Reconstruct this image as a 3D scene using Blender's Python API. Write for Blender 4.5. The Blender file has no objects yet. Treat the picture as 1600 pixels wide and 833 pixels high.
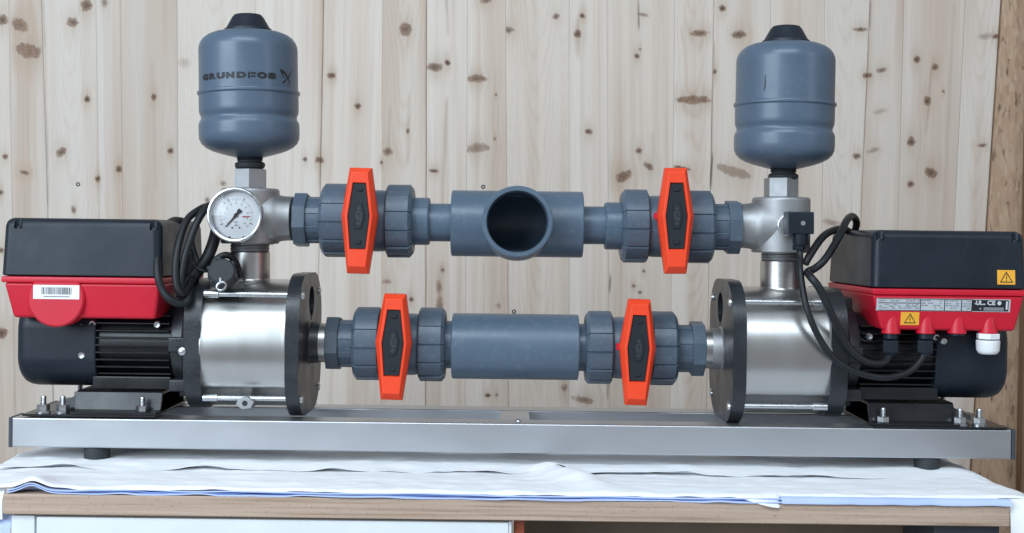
import bpy, bmesh, math, random
import numpy as np
from mathutils import Vector, Matrix

# ---------------------------------------------------------------- camera, world, lights
S = 0.00085            # metres per design unit
D = 1900.0             # camera distance to the pump axes, design units
ZOFF = 1.19            # eye height, metres
PX0, PY0 = 800.0, 370.0
scene = bpy.context.scene
COL = scene.collection
random.seed(7)

cam = bpy.data.cameras.new('camera')
cam_ob = bpy.data.objects.new('camera', cam)
COL.objects.link(cam_ob)
cam_ob.location = (0, -D * S, ZOFF)
cam_ob.rotation_euler = (math.radians(90), 0, 0)
cam.sensor_width = 36
cam.lens = 36 * D / 1600
cam.shift_y = -(416.5 - PY0) / 1600
cam.clip_start, cam.clip_end = 0.05, 50
cam.dof.use_dof = True
cam.dof.focus_distance = (D - 60) * S
cam.dof.aperture_fstop = 22
scene.camera = cam_ob

world = bpy.data.worlds.new('World')
scene.world = world
world.use_nodes = True
bg = world.node_tree.nodes['Background']
bg.inputs[0].default_value = (0.88, 0.93, 1.0, 1)
bg.inputs[1].default_value = 0.34

def area(name, loc, target, sx, sy, power, col):
    l = bpy.data.lights.new(name, 'AREA')
    l.shape = 'RECTANGLE'; l.size = sx; l.size_y = sy
    l.energy = power; l.color = col
    o = bpy.data.objects.new(name, l)
    COL.objects.link(o)
    o.location = loc
    o.rotation_euler = (Vector(target) - Vector(loc)).to_track_quat('-Z', 'Y').to_euler()
    return o
# workshop windows and the roof light in front of the bench
area('window_light_left', (-2.35, -2.75, 2.1), (-0.1, 0.1, 1.15), 2.4, 1.7, 105, (0.74, 0.88, 1.0))
area('roof_light', (-0.3, -2.5, 3.6), (0, 0, 1.1), 3.0, 1.0, 85, (0.76, 0.89, 1.0))
area('window_light_right', (3.0, -2.2, 2.4), (0.1, 0.2, 1.1), 1.1, 1.5, 14, (0.82, 0.92, 1.0))

scene.view_settings.view_transform = 'Standard'
scene.view_settings.look = 'None'
scene.view_settings.exposure = 0.0
scene.view_settings.gamma = 1
scene.render.engine = 'CYCLES'
scene.cycles.use_denoising = True
scene.cycles.max_bounces = 8
scene.cycles.sample_clamp_indirect = 8

# ---------------------------------------------------------------- helpers
def Q(px, py, Y=0.0):
    """design-unit X, Y, Z of the point seen at (px, py) at depth Y"""
    k = (D + Y) / D
    return ((px - PX0) * k, Y, (PY0 - py) * k)

def tag(o, label=None, cat=None, group=None, kind=None):
    if label: o['label'] = label
    if cat: o['category'] = cat
    if group: o['group'] = group
    if kind: o['kind'] = kind
    return o

def finish(o, parent, loc, rot):
    COL.objects.link(o)
    if parent is not None: o.parent = parent
    o.location = Vector(loc) * S + (Vector((0, 0, ZOFF)) if parent is None else Vector())
    if rot: o.rotation_euler = rot
    return o

def obj(name, bm, mat, parent=None, loc=(0, 0, 0), rot=None, smooth=35, fix=True):
    """link a bmesh built in design units as ONE object"""
    if fix: bmesh.ops.recalc_face_normals(bm, faces=bm.faces)
    bm.transform(Matrix.Scale(S, 4))
    me = bpy.data.meshes.new(name)
    bm.to_mesh(me); bm.free()
    if smooth:
        me.polygons.foreach_set('use_smooth', [True] * len(me.polygons))
        me.set_sharp_from_angle(angle=math.radians(smooth))
    mats = mat if isinstance(mat, (list, tuple)) else [mat]
    for m in mats: me.materials.append(m)
    o = finish(bpy.data.objects.new(name, me), parent, loc, rot)
    if smooth and smooth < 50:
        wn = o.modifiers.new('even_normals', 'WEIGHTED_NORMAL'); wn.keep_sharp = True; wn.weight = 80
    return o

def share(name, src, parent, loc=(0, 0, 0), rot=None):
    o = finish(src.copy(), parent, loc, rot)
    o.name = name
    return o

def empty(name, loc, rot=None):
    o = bpy.data.objects.new(name, None)
    o.empty_display_size = 0.05
    return finish(o, None, loc, rot)

BM = bmesh.new
AX = {'X': lambda a, u, v: (a, u, v), 'Y': lambda a, u, v: (u, a, v), 'Z': lambda a, u, v: (u, v, a)}

def lathe(bm, prof, axis='X', c=(0, 0, 0), segs=48, rfun=None, phase=0.0):
    """prof = [(along, radius)]; radius 0 closes the end"""
    f = AX[axis]; rings = []
    for a, r in prof:
        if r <= 1e-6:
            x, y, z = f(a, 0, 0)
            rings.append([bm.verts.new((x + c[0], y + c[1], z + c[2]))])
        else:
            ring = []
            for i in range(segs):
                t = 2 * math.pi * i / segs + phase
                rr = r if rfun is None else rfun(r, t, a)
                x, y, z = f(a, rr * math.cos(t), rr * math.sin(t))
                ring.append(bm.verts.new((x + c[0], y + c[1], z + c[2])))
            rings.append(ring)
    for p, q in zip(rings, rings[1:]):
        n = max(len(p), len(q))
        if len(p) == len(q) == 1: continue
        for i in range(n):
            j = (i + 1) % n
            if len(p) == 1: bm.faces.new((p[0], q[j], q[i]))
            elif len(q) == 1: bm.faces.new((p[i], p[j], q[0]))
            else: bm.faces.new((p[i], p[j], q[j], q[i]))
    return bm

def cyl(bm, a0, a1, r, axis='X', c=(0, 0, 0), segs=40, ch=0.0, phase=0.0):
    if ch: prof = [(a0, 0), (a0, r - ch), (a0 + ch, r), (a1 - ch, r), (a1, r - ch), (a1, 0)]
    else: prof = [(a0, 0), (a0, r), (a1, r), (a1, 0)]
    return lathe(bm, prof, axis, c, segs, phase=phase)

def box(bm, x0, x1, y0, y1, z0, z1, r=0.0, seg=2, taper=None):
    if x1 < x0: x0, x1 = x1, x0
    if y1 < y0: y0, y1 = y1, y0
    vs = [bm.verts.new(p) for p in ((x0, y0, z0), (x1, y0, z0), (x1, y1, z0), (x0, y1, z0),
                                    (x0, y0, z1), (x1, y0, z1), (x1, y1, z1), (x0, y1, z1))]
    if taper:  # (dx0, dx1, dy0, dy1) insets of the bottom face
        a, b, cc, d = taper
        vs[0].co += Vector((a, cc, 0)); vs[1].co += Vector((-b, cc, 0))
        vs[2].co += Vector((-b, -d, 0)); vs[3].co += Vector((a, -d, 0))
    fs = [bm.faces.new([vs[i] for i in q]) for q in
          ((3, 2, 1, 0), (4, 5, 6, 7), (0, 1, 5, 4), (1, 2, 6, 5), (2, 3, 7, 6), (3, 0, 4, 7))]
    if r > 0:
        es = list({e for f in fs for e in f.edges})
        bmesh.ops.bevel(bm, geom=es, offset=r, segments=seg, profile=0.5, affect='EDGES', clamp_overlap=True)
    return bm

def prism(bm, poly, a0, a1, axis='X', ch=0.0, seg=2):
    """polygon [(u, v)] extruded along axis"""
    f = AX[axis]
    A = [bm.verts.new(f(a0, u, v)) for u, v in poly]
    B = [bm.verts.new(f(a1, u, v)) for u, v in poly]
    fa = bm.faces.new(A); fb = bm.faces.new(B[::-1])
    n = len(poly)
    for i in range(n):
        j = (i + 1) % n
        bm.faces.new((A[i], B[i], B[j], A[j]))
    if ch:
        bmesh.ops.bevel(bm, geom=list(fa.edges) + list(fb.edges), offset=ch, segments=seg, profile=0.5, affect='EDGES')
    return bm

def rsquare(h, r, n=10, hv=None):
    hv = hv or h
    out = []
    for q, (sx, sy) in enumerate(((1, 1), (-1, 1), (-1, -1), (1, -1))):
        for i in range(n + 1):
            t = math.pi / 2 * (q + i / n)
            out.append((sx * (h - r) + r * math.cos(t), sy * (hv - r) + r * math.sin(t)))
    return out

def spline(pts, n=10):
    P = [Vector(p) for p in pts]
    P = [P[0] * 2 - P[1]] + P + [P[-1] * 2 - P[-2]]
    out = []
    for i in range(1, len(P) - 2):
        for k in range(n):
            t = k / n
            a, b, c, d = P[i - 1], P[i], P[i + 1], P[i + 2]
            out.append(0.5 * ((2 * b) + (c - a) * t + (2 * a - 5 * b + 4 * c - d) * t * t + (3 * b - 3 * c + d - a) * t ** 3))
    out.append(P[-2])
    return out

def tube(bm, pts, r, segs=14, n=10):
    path = spline(pts, n)
    up = Vector((0.13, 0.7, 0.31)); prev = None; rings = []
    for i, p in enumerate(path):
        tan = (path[min(i + 1, len(path) - 1)] - path[max(i - 1, 0)]).normalized()
        u = (up - tan * up.dot(tan)).normalized() if prev is None else (prev - tan * prev.dot(tan)).normalized()
        prev = u; v = tan.cross(u)
        rings.append([bm.verts.new(p + r * (math.cos(2 * math.pi * k / segs) * u + math.sin(2 * math.pi * k / segs) * v)) for k in range(segs)])
    for a, b in zip(rings, rings[1:]):
        for k in range(segs):
            bm.faces.new((a[k], a[(k + 1) % segs], b[(k + 1) % segs], b[k]))
    bm.faces.new(rings[0][::-1]); bm.faces.new(rings[-1])
    return bm

def boolean(a, b, op='DIFFERENCE'):
    """a (op) b for two bmeshes; returns a new bmesh"""
    obs = []
    for bm in (a, b):
        bmesh.ops.recalc_face_normals(bm, faces=bm.faces)
        me = bpy.data.meshes.new('tmp'); bm.to_mesh(me); bm.free()
        o = bpy.data.objects.new('tmp', me); COL.objects.link(o); obs.append(o)
    md = obs[0].modifiers.new('b', 'BOOLEAN'); md.operation = op; md.object = obs[1]; md.solver = 'EXACT'
    dg = bpy.context.evaluated_depsgraph_get(); dg.update()
    me = bpy.data.meshes.new_from_object(obs[0].evaluated_get(dg))
    out = BM(); out.from_mesh(me)
    bpy.data.meshes.remove(me)
    for o in obs:
        d = o.data; bpy.data.objects.remove(o); bpy.data.meshes.remove(d)
    return out

def text_verts(s, size, bold=0.0, sx=1.0):
    cu = bpy.data.curves.new('tmp', 'FONT'); cu.body = s; cu.size = size; cu.offset = bold
    cu.resolution_u = 4; cu.align_x = 'CENTER'; cu.align_y = 'CENTER'
    o = bpy.data.objects.new('tmp', cu); COL.objects.link(o)
    dg = bpy.context.evaluated_depsgraph_get(); dg.update()
    me = bpy.data.meshes.new_from_object(o.evaluated_get(dg))
    vs = [(v.co.x * sx, v.co.y) for v in me.vertices]; fs = [tuple(p.vertices) for p in me.polygons]
    bpy.data.objects.remove(o); bpy.data.curves.remove(cu); bpy.data.meshes.remove(me)
    return vs, fs

def flat_text(bm, s, size, x, y, z, bold=0.0, sx=1.0, rot=0.0):
    """printed flat on a face that looks towards -Y"""
    vs, fs = text_verts(s, size, bold, sx)
    c, sn = math.cos(rot), math.sin(rot)
    V = [bm.verts.new((x + a * c - b * sn, y, z + a * sn + b * c)) for a, b in vs]
    for f in fs:
        try: bm.faces.new([V[i] for i in f])
        except ValueError: pass

def quad(bm, x0, x1, z0, z1, y):
    bm.faces.new([bm.verts.new(p) for p in ((x0, y, z0), (x1, y, z0), (x1, y, z1), (x0, y, z1))])

def poly2d(bm, pts, y):
    bm.faces.new([bm.verts.new((a, y, b)) for a, b in pts])

def vnoise(x, y, seed=0):
    """smooth value noise, numpy"""
    xi = np.floor(x).astype(np.int64); yi = np.floor(y).astype(np.int64)
    xf = x - xi; yf = y - yi
    u = xf * xf * (3 - 2 * xf); v = yf * yf * (3 - 2 * yf)
    def h(a, b):
        n = (a * 374761393 + b * 668265263 + seed * 2147483647 * 13) & 0xFFFFFFFF
        n = ((n ^ (n >> 13)) * 1274126177) & 0xFFFFFFFF
        n = ((n ^ (n >> 16)) * 2246822519) & 0xFFFFFFFF
        return ((n ^ (n >> 15)) & 0xFFFF) / 65535.0
    return (h(xi, yi) * (1 - u) + h(xi + 1, yi) * u) * (1 - v) + (h(xi, yi + 1) * (1 - u) + h(xi + 1, yi + 1) * u) * v

# ---------------------------------------------------------------- materials
def newmat(name):
    m = bpy.data.materials.new(name); m.use_nodes = True
    nt = m.node_tree
    return m, nt, nt.nodes['Principled BSDF']

def N(nt, typ, **kw):
    n = nt.nodes.new(typ)
    for k, v in kw.items(): setattr(n, k, v)
    return n

def mat(name, col, rough=0.5, metal=0.0, var=0.06, vscale=18, bump=0.0, bscale=400, rvar=0.08, coat=0.0, stretch=(1, 1, 1),
        aniso=0.0, dust=0.0, dustcol=(0.5, 0.5, 0.48), spec=0.5, sheen=0.0):
    m, nt, p = newmat(name)
    L = nt.links
    tc = N(nt, 'ShaderNodeTexCoord'); mp = N(nt, 'ShaderNodeMapping')
    mp.inputs['Scale'].default_value = stretch
    L.new(tc.outputs['Object'], mp.inputs['Vector'])
    nz = N(nt, 'ShaderNodeTexNoise'); nz.inputs['Scale'].default_value = vscale; nz.inputs['Detail'].default_value = 6
    nz.inputs['Roughness'].default_value = 0.62
    L.new(mp.outputs[0], nz.inputs['Vector'])
    cr = N(nt, 'ShaderNodeValToRGB')
    cr.color_ramp.elements[0].position = 0.3; cr.color_ramp.elements[1].position = 0.7
    cr.color_ramp.elements[0].color = (*[max(0, c * (1 - var)) for c in col], 1)
    cr.color_ramp.elements[1].color = (*[min(1, c * (1 + var)) for c in col], 1)
    L.new(nz.outputs['Fac'], cr.inputs[0])
    colout = cr.outputs[0]
    if dust:
        n2 = N(nt, 'ShaderNodeTexNoise'); n2.inputs['Scale'].default_value = vscale * 9; n2.inputs['Detail'].default_value = 8
        L.new(tc.outputs['Object'], n2.inputs['Vector'])
        r2 = N(nt, 'ShaderNodeValToRGB'); r2.color_ramp.elements[0].position = 0.56; r2.color_ramp.elements[1].position = 0.78
        r2.color_ramp.elements[1].color = (dust, dust, dust, 1)
        L.new(n2.outputs['Fac'], r2.inputs[0])
        mx = N(nt, 'ShaderNodeMixRGB'); mx.inputs[2].default_value = (*dustcol, 1)
        L.new(r2.outputs[0], mx.inputs[0]); L.new(colout, mx.inputs[1])
        colout = mx.outputs[0]
    L.new(colout, p.inputs['Base Color'])
    mr = N(nt, 'ShaderNodeMapRange')
    mr.inputs['To Min'].default_value = max(0.02, rough - rvar); mr.inputs['To Max'].default_value = min(1, rough + rvar)
    mr.inputs['From Min'].default_value = 0.3; mr.inputs['From Max'].default_value = 0.7
    L.new(nz.outputs['Fac'], mr.inputs[0]); L.new(mr.outputs[0], p.inputs['Roughness'])
    p.inputs['Metallic'].default_value = metal
    p.inputs['Coat Weight'].default_value = coat; p.inputs['Coat Roughness'].default_value = 0.12
    p.inputs['Anisotropic'].default_value = aniso
    p.inputs['Specular IOR Level'].default_value = spec
    p.inputs['Sheen Weight'].default_value = sheen
    if bump:
        bn = N(nt, 'ShaderNodeTexNoise'); bn.inputs['Scale'].default_value = bscale; bn.inputs['Detail'].default_value = 3
        L.new(mp.outputs[0], bn.inputs['Vector'])
        bp = N(nt, 'ShaderNodeBump'); bp.inputs['Strength'].default_value = bump; bp.inputs['Distance'].default_value = 0.0006
        L.new(bn.outputs['Fac'], bp.inputs['Height']); L.new(bp.outputs[0], p.inputs['Normal'])
    return m

M = {}
M['tank'] = mat('blue_grey_enamel', (0.076, 0.112, 0.160), 0.40, var=0.04, bump=0.06, bscale=60, coat=0.12, dust=0.05)
M['pvc'] = mat('grey_pvc', (0.080, 0.118, 0.163), 0.38, var=0.07, vscale=14, bump=0.05, bscale=300, dust=0.10)
M['pvc_nut'] = mat('grey_pvc_nut', (0.074, 0.104, 0.140), 0.42, var=0.07, vscale=20, bump=0.08, bscale=350, dust=0.12)
M['pvc_dark'] = mat('dark_pvc', (0.070, 0.090, 0.115), 0.46, var=0.08, vscale=20, bump=0.08, bscale=350, dust=0.12)
M['inlay'] = mat('anthracite_plastic', (0.017, 0.021, 0.026), 0.5, var=0.08, bump=0.05, spec=0.3)
M['orange'] = mat('orange_plastic', (0.83, 0.056, 0.012), 0.45, var=0.04, bump=0.04, rvar=0.05)
M['steel'] = mat('brushed_steel', (0.50, 0.49, 0.475), 0.34, 1.0, var=0.04, vscale=40, stretch=(1, 14, 14), bump=0.02, bscale=300, rvar=0.06)
M['sleeve'] = mat('rolled_steel_sleeve', (0.53, 0.525, 0.51), 0.30, 1.0, var=0.05, vscale=5, stretch=(4, 1, 1), bump=0.0, rvar=0.03, dust=0.03)
M['rail'] = mat('brushed_rail_steel', (0.56, 0.575, 0.60), 0.40, 1.0, var=0.03, vscale=6, stretch=(1, 3, 3), bump=0.0, rvar=0.03, dust=0.04)
M['cast'] = mat('blasted_cast_steel', (0.38, 0.385, 0.39), 0.56, 1.0, var=0.06, vscale=60, bump=0.25, bscale=500)
M['zinc'] = mat('zinc_plated_steel', (0.60, 0.62, 0.64), 0.30, 1.0, var=0.08, vscale=120)
M['iron'] = mat('black_cast_iron', (0.018, 0.021, 0.025), 0.36, var=0.2, vscale=30, bump=0.35, bscale=260, dust=0.08, dustcol=(0.25, 0.25, 0.25))
M['black'] = mat('black_plastic', (0.009, 0.0145, 0.023), 0.42, var=0.12, bump=0.10, bscale=900, dust=0.03, dustcol=(0.2, 0.2, 0.2), spec=0.36)
M['gloss'] = mat('black_motor_paint', (0.008, 0.009, 0.011), 0.30, var=0.15, bump=0.06, bscale=300, dust=0.03, dustcol=(0.2, 0.2, 0.2))
M['red'] = mat('red_housing', (0.56, 0.006, 0.026), 0.42, var=0.05, bump=0.06, bscale=500, rvar=0.05)
M['cable'] = mat('cable_rubber', (0.010, 0.012, 0.015), 0.45, var=0.15, vscale=40, spec=0.35)
M['rubber'] = mat('rubber', (0.022, 0.026, 0.030), 0.62, var=0.15)
M['cap'] = mat('grey_cap_plastic', (0.045, 0.055, 0.068), 0.5, var=0.1)
M['sticker'] = mat('white_sticker', (0.80, 0.81, 0.82), 0.45, var=0.02)
M['yellow'] = mat('amber_sticker', (0.82, 0.40, 0.035), 0.45, var=0.03)
M['emblem'] = mat('worn_black_plastic', (0.034, 0.040, 0.048), 0.6, var=0.05)  # lettering tone, a little paler than the inlay
M['ink'] = mat('black_ink', (0.012, 0.013, 0.015), 0.5, var=0.0)
M['greyink'] = mat('grey_ink', (0.20, 0.22, 0.25), 0.5, var=0.0)
M['redink'] = mat('red_ink', (0.45, 0.06, 0.06), 0.5, var=0.0)
M['paleink'] = mat('pale_ink', (0.62, 0.65, 0.68), 0.5, var=0.0)
M['plate'] = mat('silver_nameplate', (0.56, 0.59, 0.62), 0.42, 0.3, var=0.05)
M['white'] = mat('white_plastic', (0.80, 0.81, 0.82), 0.38, var=0.02)
M['dial'] = mat('white_dial', (0.90, 0.91, 0.93), 0.5, var=0.01)
M['melamine'] = mat('white_melamine', (0.74, 0.78, 0.80), 0.45, var=0.03, dust=0.02)
M['shade'] = mat('brown_shade_board', (0.20, 0.15, 0.11), 0.7, var=0.2, vscale=8)  # brown tone that stands in for the shade below the bench top
M['terracotta'] = mat('red_brown_strip', (0.30, 0.065, 0.03), 0.6, var=0.15)
M['cloth'] = mat('white_cotton', (0.84, 0.85, 0.87), 0.9, var=0.03, vscale=10, bump=0.35, bscale=500, sheen=0.2, spec=0.15)
M['blue'] = mat('pale_blue_cotton', (0.50, 0.60, 0.86), 0.9, var=0.10, vscale=10, bump=0.25, bscale=700, spec=0.15)
M['deepblue'] = mat('blue_cotton', (0.24, 0.33, 0.66), 0.9, var=0.15, vscale=10, bump=0.25, bscale=700, spec=0.15)

def glass_mat():
    m = bpy.data.materials.new('gauge_glass'); m.use_nodes = True; nt = m.node_tree; L = nt.links
    nt.nodes.remove(nt.nodes['Principled BSDF'])
    out = nt.nodes['Material Output']
    t = N(nt, 'ShaderNodeBsdfTransparent'); g = N(nt, 'ShaderNodeBsdfGlossy'); g.inputs['Roughness'].default_value = 0.04
    fr = N(nt, 'ShaderNodeFresnel'); fr.inputs[0].default_value = 1.45
    mx = N(nt, 'ShaderNodeMixShader')
    L.new(fr.outputs[0], mx.inputs[0]); L.new(t.outputs[0], mx.inputs[1]); L.new(g.outputs[0], mx.inputs[2]); L.new(mx.outputs[0], out.inputs[0])
    return m
M['glass'] = glass_mat()

def spruce_mat():
    m, nt, p = newmat('knotty_spruce'); L = nt.links
    at = N(nt, 'ShaderNodeAttribute'); at.attribute_name = 'wood'
    tc = N(nt, 'ShaderNodeTexCoord'); mp = N(nt, 'ShaderNodeMapping'); mp.inputs['Scale'].default_value = (1, 1, 0.022)
    L.new(tc.outputs['Object'], mp.inputs[0])
    nz = N(nt, 'ShaderNodeTexNoise'); nz.inputs['Scale'].default_value = 420; nz.inputs['Detail'].default_value = 5
    L.new(mp.outputs[0], nz.inputs['Vector'])
    r = N(nt, 'ShaderNodeMapRange'); r.inputs['From Min'].default_value = 0.3; r.inputs['From Max'].default_value = 0.7
    r.inputs['To Min'].default_value = 0.95; r.inputs['To Max'].default_value = 1.04
    L.new(nz.outputs['Fac'], r.inputs[0])
    mx = N(nt, 'ShaderNodeVectorMath', operation='MULTIPLY')
    L.new(at.outputs['Color'], mx.inputs[0]); L.new(r.outputs[0], mx.inputs[1])
    L.new(mx.outputs[0], p.inputs['Base Color'])
    p.inputs['Roughness'].default_value = 0.62
    p.inputs['Specular IOR Level'].default_value = 0.3
    bp = N(nt, 'ShaderNodeBump'); bp.inputs['Strength'].default_value = 0.2; bp.inputs['Distance'].default_value = 0.0008
    L.new(nz.outputs['Fac'], bp.inputs['Height']); L.new(bp.outputs[0], p.inputs['Normal'])
    return m
M['spruce'] = spruce_mat()

def osb_mat():
    m, nt, p = newmat('osb_flakes'); L = nt.links
    tc = N(nt, 'ShaderNodeTexCoord')
    wn = N(nt, 'ShaderNodeTexNoise'); wn.inputs['Scale'].default_value = 9; wn.inputs['Detail'].default_value = 2
    L.new(tc.outputs['Object'], wn.inputs['Vector'])
    wv = N(nt, 'ShaderNodeVectorMath', operation='SCALE'); wv.inputs['Scale'].default_value = 0.025
    L.new(wn.outputs['Color'], wv.inputs[0])
    ad = N(nt, 'ShaderNodeVectorMath', operation='ADD')
    L.new(tc.outputs['Object'], ad.inputs[0]); L.new(wv.outputs[0], ad.inputs[1])
    cols = []
    for k, (rot, sc) in enumerate((((0, 0.12, 0), (110, 110, 26)), ((0, -0.2, 0), (170, 170, 40)))):
        mp = N(nt, 'ShaderNodeMapping'); mp.inputs['Rotation'].default_value = rot; mp.inputs['Scale'].default_value = sc
        L.new(ad.outputs[0], mp.inputs[0])
        vo = N(nt, 'ShaderNodeTexVoronoi'); vo.inputs['Scale'].default_value = 1
        L.new(mp.outputs[0], vo.inputs['Vector'])
        cr = N(nt, 'ShaderNodeValToRGB'); e = cr.color_ramp.elements
        e[0].color = (0.17, 0.10, 0.06, 1); e[0].position = 0.0
        e[1].color = (0.52, 0.38, 0.27, 1); e[1].position = 1.0
        a = e.new(0.2); a.color = (0.35, 0.225, 0.145, 1)
        a = e.new(0.6); a.color = (0.43, 0.295, 0.20, 1)
        L.new(vo.outputs['Color'], cr.inputs[0]); cols.append((cr, vo))
    nz = N(nt, 'ShaderNodeTexNoise'); nz.inputs['Scale'].default_value = 16
    L.new(ad.outputs[0], nz.inputs['Vector'])
    st = N(nt, 'ShaderNodeValToRGB'); st.color_ramp.elements[0].position = 0.45; st.color_ramp.elements[1].position = 0.55
    L.new(nz.outputs['Fac'], st.inputs[0])
    mx = N(nt, 'ShaderNodeMixRGB'); L.new(st.outputs[0], mx.inputs[0]); L.new(cols[0][0].outputs[0], mx.inputs[1]); L.new(cols[1][0].outputs[0], mx.inputs[2])
    mp = N(nt, 'ShaderNodeMapping'); mp.inputs['Scale'].default_value = (1, 1, 0.12); L.new(ad.outputs[0], mp.inputs[0])
    fn = N(nt, 'ShaderNodeTexNoise'); fn.inputs['Scale'].default_value = 260; fn.inputs['Detail'].default_value = 4
    L.new(mp.outputs[0], fn.inputs['Vector'])
    r = N(nt, 'ShaderNodeMapRange'); r.inputs['From Min'].default_value = 0.3; r.inputs['From Max'].default_value = 0.7; r.inputs['To Min'].default_value = 0.75; r.inputs['To Max'].default_value = 1.15
    L.new(fn.outputs['Fac'], r.inputs[0])
    mm = N(nt, 'ShaderNodeVectorMath', operation='MULTIPLY'); L.new(mx.outputs[0], mm.inputs[0]); L.new(r.outputs[0], mm.inputs[1])
    m2 = N(nt, 'ShaderNodeMapping'); m2.inputs['Scale'].default_value = (1, 1, 0.3); L.new(ad.outputs[0], m2.inputs[0])
    sn = N(nt, 'ShaderNodeTexNoise'); sn.inputs['Scale'].default_value = 95; sn.inputs['Detail'].default_value = 3; L.new(m2.outputs[0], sn.inputs['Vector'])
    sr = N(nt, 'ShaderNodeValToRGB'); sr.color_ramp.elements[0].position = 0.60; sr.color_ramp.elements[1].position = 0.70
    L.new(sn.outputs['Fac'], sr.inputs[0])
    av = N(nt, 'ShaderNodeMixRGB'); av.inputs[0].default_value = 0.45; av.inputs[2].default_value = (0.43, 0.28, 0.175, 1); L.new(mm.outputs[0], av.inputs[1])
    sx_ = N(nt, 'ShaderNodeMixRGB'); sx_.inputs[2].default_value = (0.16, 0.095, 0.06, 1); L.new(sr.outputs[0], sx_.inputs[0]); L.new(av.outputs[0], sx_.inputs[1])
    L.new(sx_.outputs[0], p.inputs['Base Color']); p.inputs['Roughness'].default_value = 0.65
    bp = N(nt, 'ShaderNodeBump'); bp.inputs['Strength'].default_value = 0.25; bp.inputs['Distance'].default_value = 0.001
    L.new(cols[0][1].outputs['Distance'], bp.inputs['Height']); L.new(bp.outputs[0], p.inputs['Normal'])
    return m
M['osb'] = osb_mat()

def board_mat(name, c0, c1, c2, stretch, sc=60):
    m, nt, p = newmat(name); L = nt.links
    tc = N(nt, 'ShaderNodeTexCoord'); mp = N(nt, 'ShaderNodeMapping'); mp.inputs['Scale'].default_value = stretch
    L.new(tc.outputs['Object'], mp.inputs[0])
    nz = N(nt, 'ShaderNodeTexNoise'); nz.inputs['Scale'].default_value = sc; nz.inputs['Detail'].default_value = 7; nz.inputs['Roughness'].default_value = 0.65
    L.new(mp.outputs[0], nz.inputs['Vector'])
    cr = N(nt, 'ShaderNodeValToRGB'); e = cr.color_ramp.elements
    e[0].position, e[1].position = 0.28, 0.72
    e[0].color, e[1].color = (*c0, 1), (*c2, 1)
    a = e.new(0.47); a.color = (*c1, 1)
    L.new(nz.outputs['Fac'], cr.inputs[0])
    n2 = N(nt, 'ShaderNodeTexNoise'); n2.inputs['Scale'].default_value = 330; n2.inputs['Detail'].default_value = 3
    L.new(tc.outputs['Object'], n2.inputs['Vector'])
    r = N(nt, 'ShaderNodeMapRange'); r.inputs['From Min'].default_value = 0.26; r.inputs['From Max'].default_value = 0.40; r.inputs['To Min'].default_value = 0.7; r.inputs['To Max'].default_value = 1.0
    L.new(n2.outputs['Fac'], r.inputs[0])
    mm = N(nt, 'ShaderNodeVectorMath', operation='MULTIPLY'); L.new(cr.outputs[0], mm.inputs[0]); L.new(r.outputs[0], mm.inputs[1])
    L.new(mm.outputs[0], p.inputs['Base Color']); p.inputs['Roughness'].default_value = 0.7
    bp = N(nt, 'ShaderNodeBump'); bp.inputs['Strength'].default_value = 0.4; bp.inputs['Distance'].default_value = 0.0006
    L.new(nz.outputs['Fac'], bp.inputs['Height']); L.new(bp.outputs[0], p.inputs['Normal'])
    return m
M['board'] = board_mat('bench_board_edge', (0.27, 0.175, 0.12), (0.45, 0.325, 0.245), (0.56, 0.43, 0.345), (0.018, 1, 1), 260)
M['post'] = board_mat('brown_timber', (0.10, 0.055, 0.03), (0.19, 0.11, 0.06), (0.25, 0.16, 0.09), (1, 1, 0.06), 90)

# ---------------------------------------------------------------- plank wall behind
WY = 900.0
WK = (D + WY) / D
SEAMS = [(-620, -580), (-480, -445), (-370, -335), (-250, -218), (-150, -120), (14, 24), (65, 84), (150, 160), (188, 196), (277, 280), (400, 396), (506, 494), (598, 596), (667, 665), (731, 727),
         (790, 795), (890, 889), (949, 953), (1055, 1047), (1116, 1104), (1205, 1192), (1289, 1281), (1360, 1333), (1413, 1396), (1509, 1477), (1564, 1522)]
TONES = [(-.04, .3), (-.06, .4), (-.02, .3), (-.05, .4), (-.06, .4), (-.10, .4), (-.05, .25), (-.07, .15), (-.13, .5), (.0, .3), (.05, .25), (.06, .3), (-.03, .55), (.05, .2), (.03, .25), (.0, .5),
         (.06, .15), (-.02, .55), (.04, .25), (-.01, .4), (.0, .45), (-.03, .3), (-.08, .5), (-.06, .4), (-.02, .3)]
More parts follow.
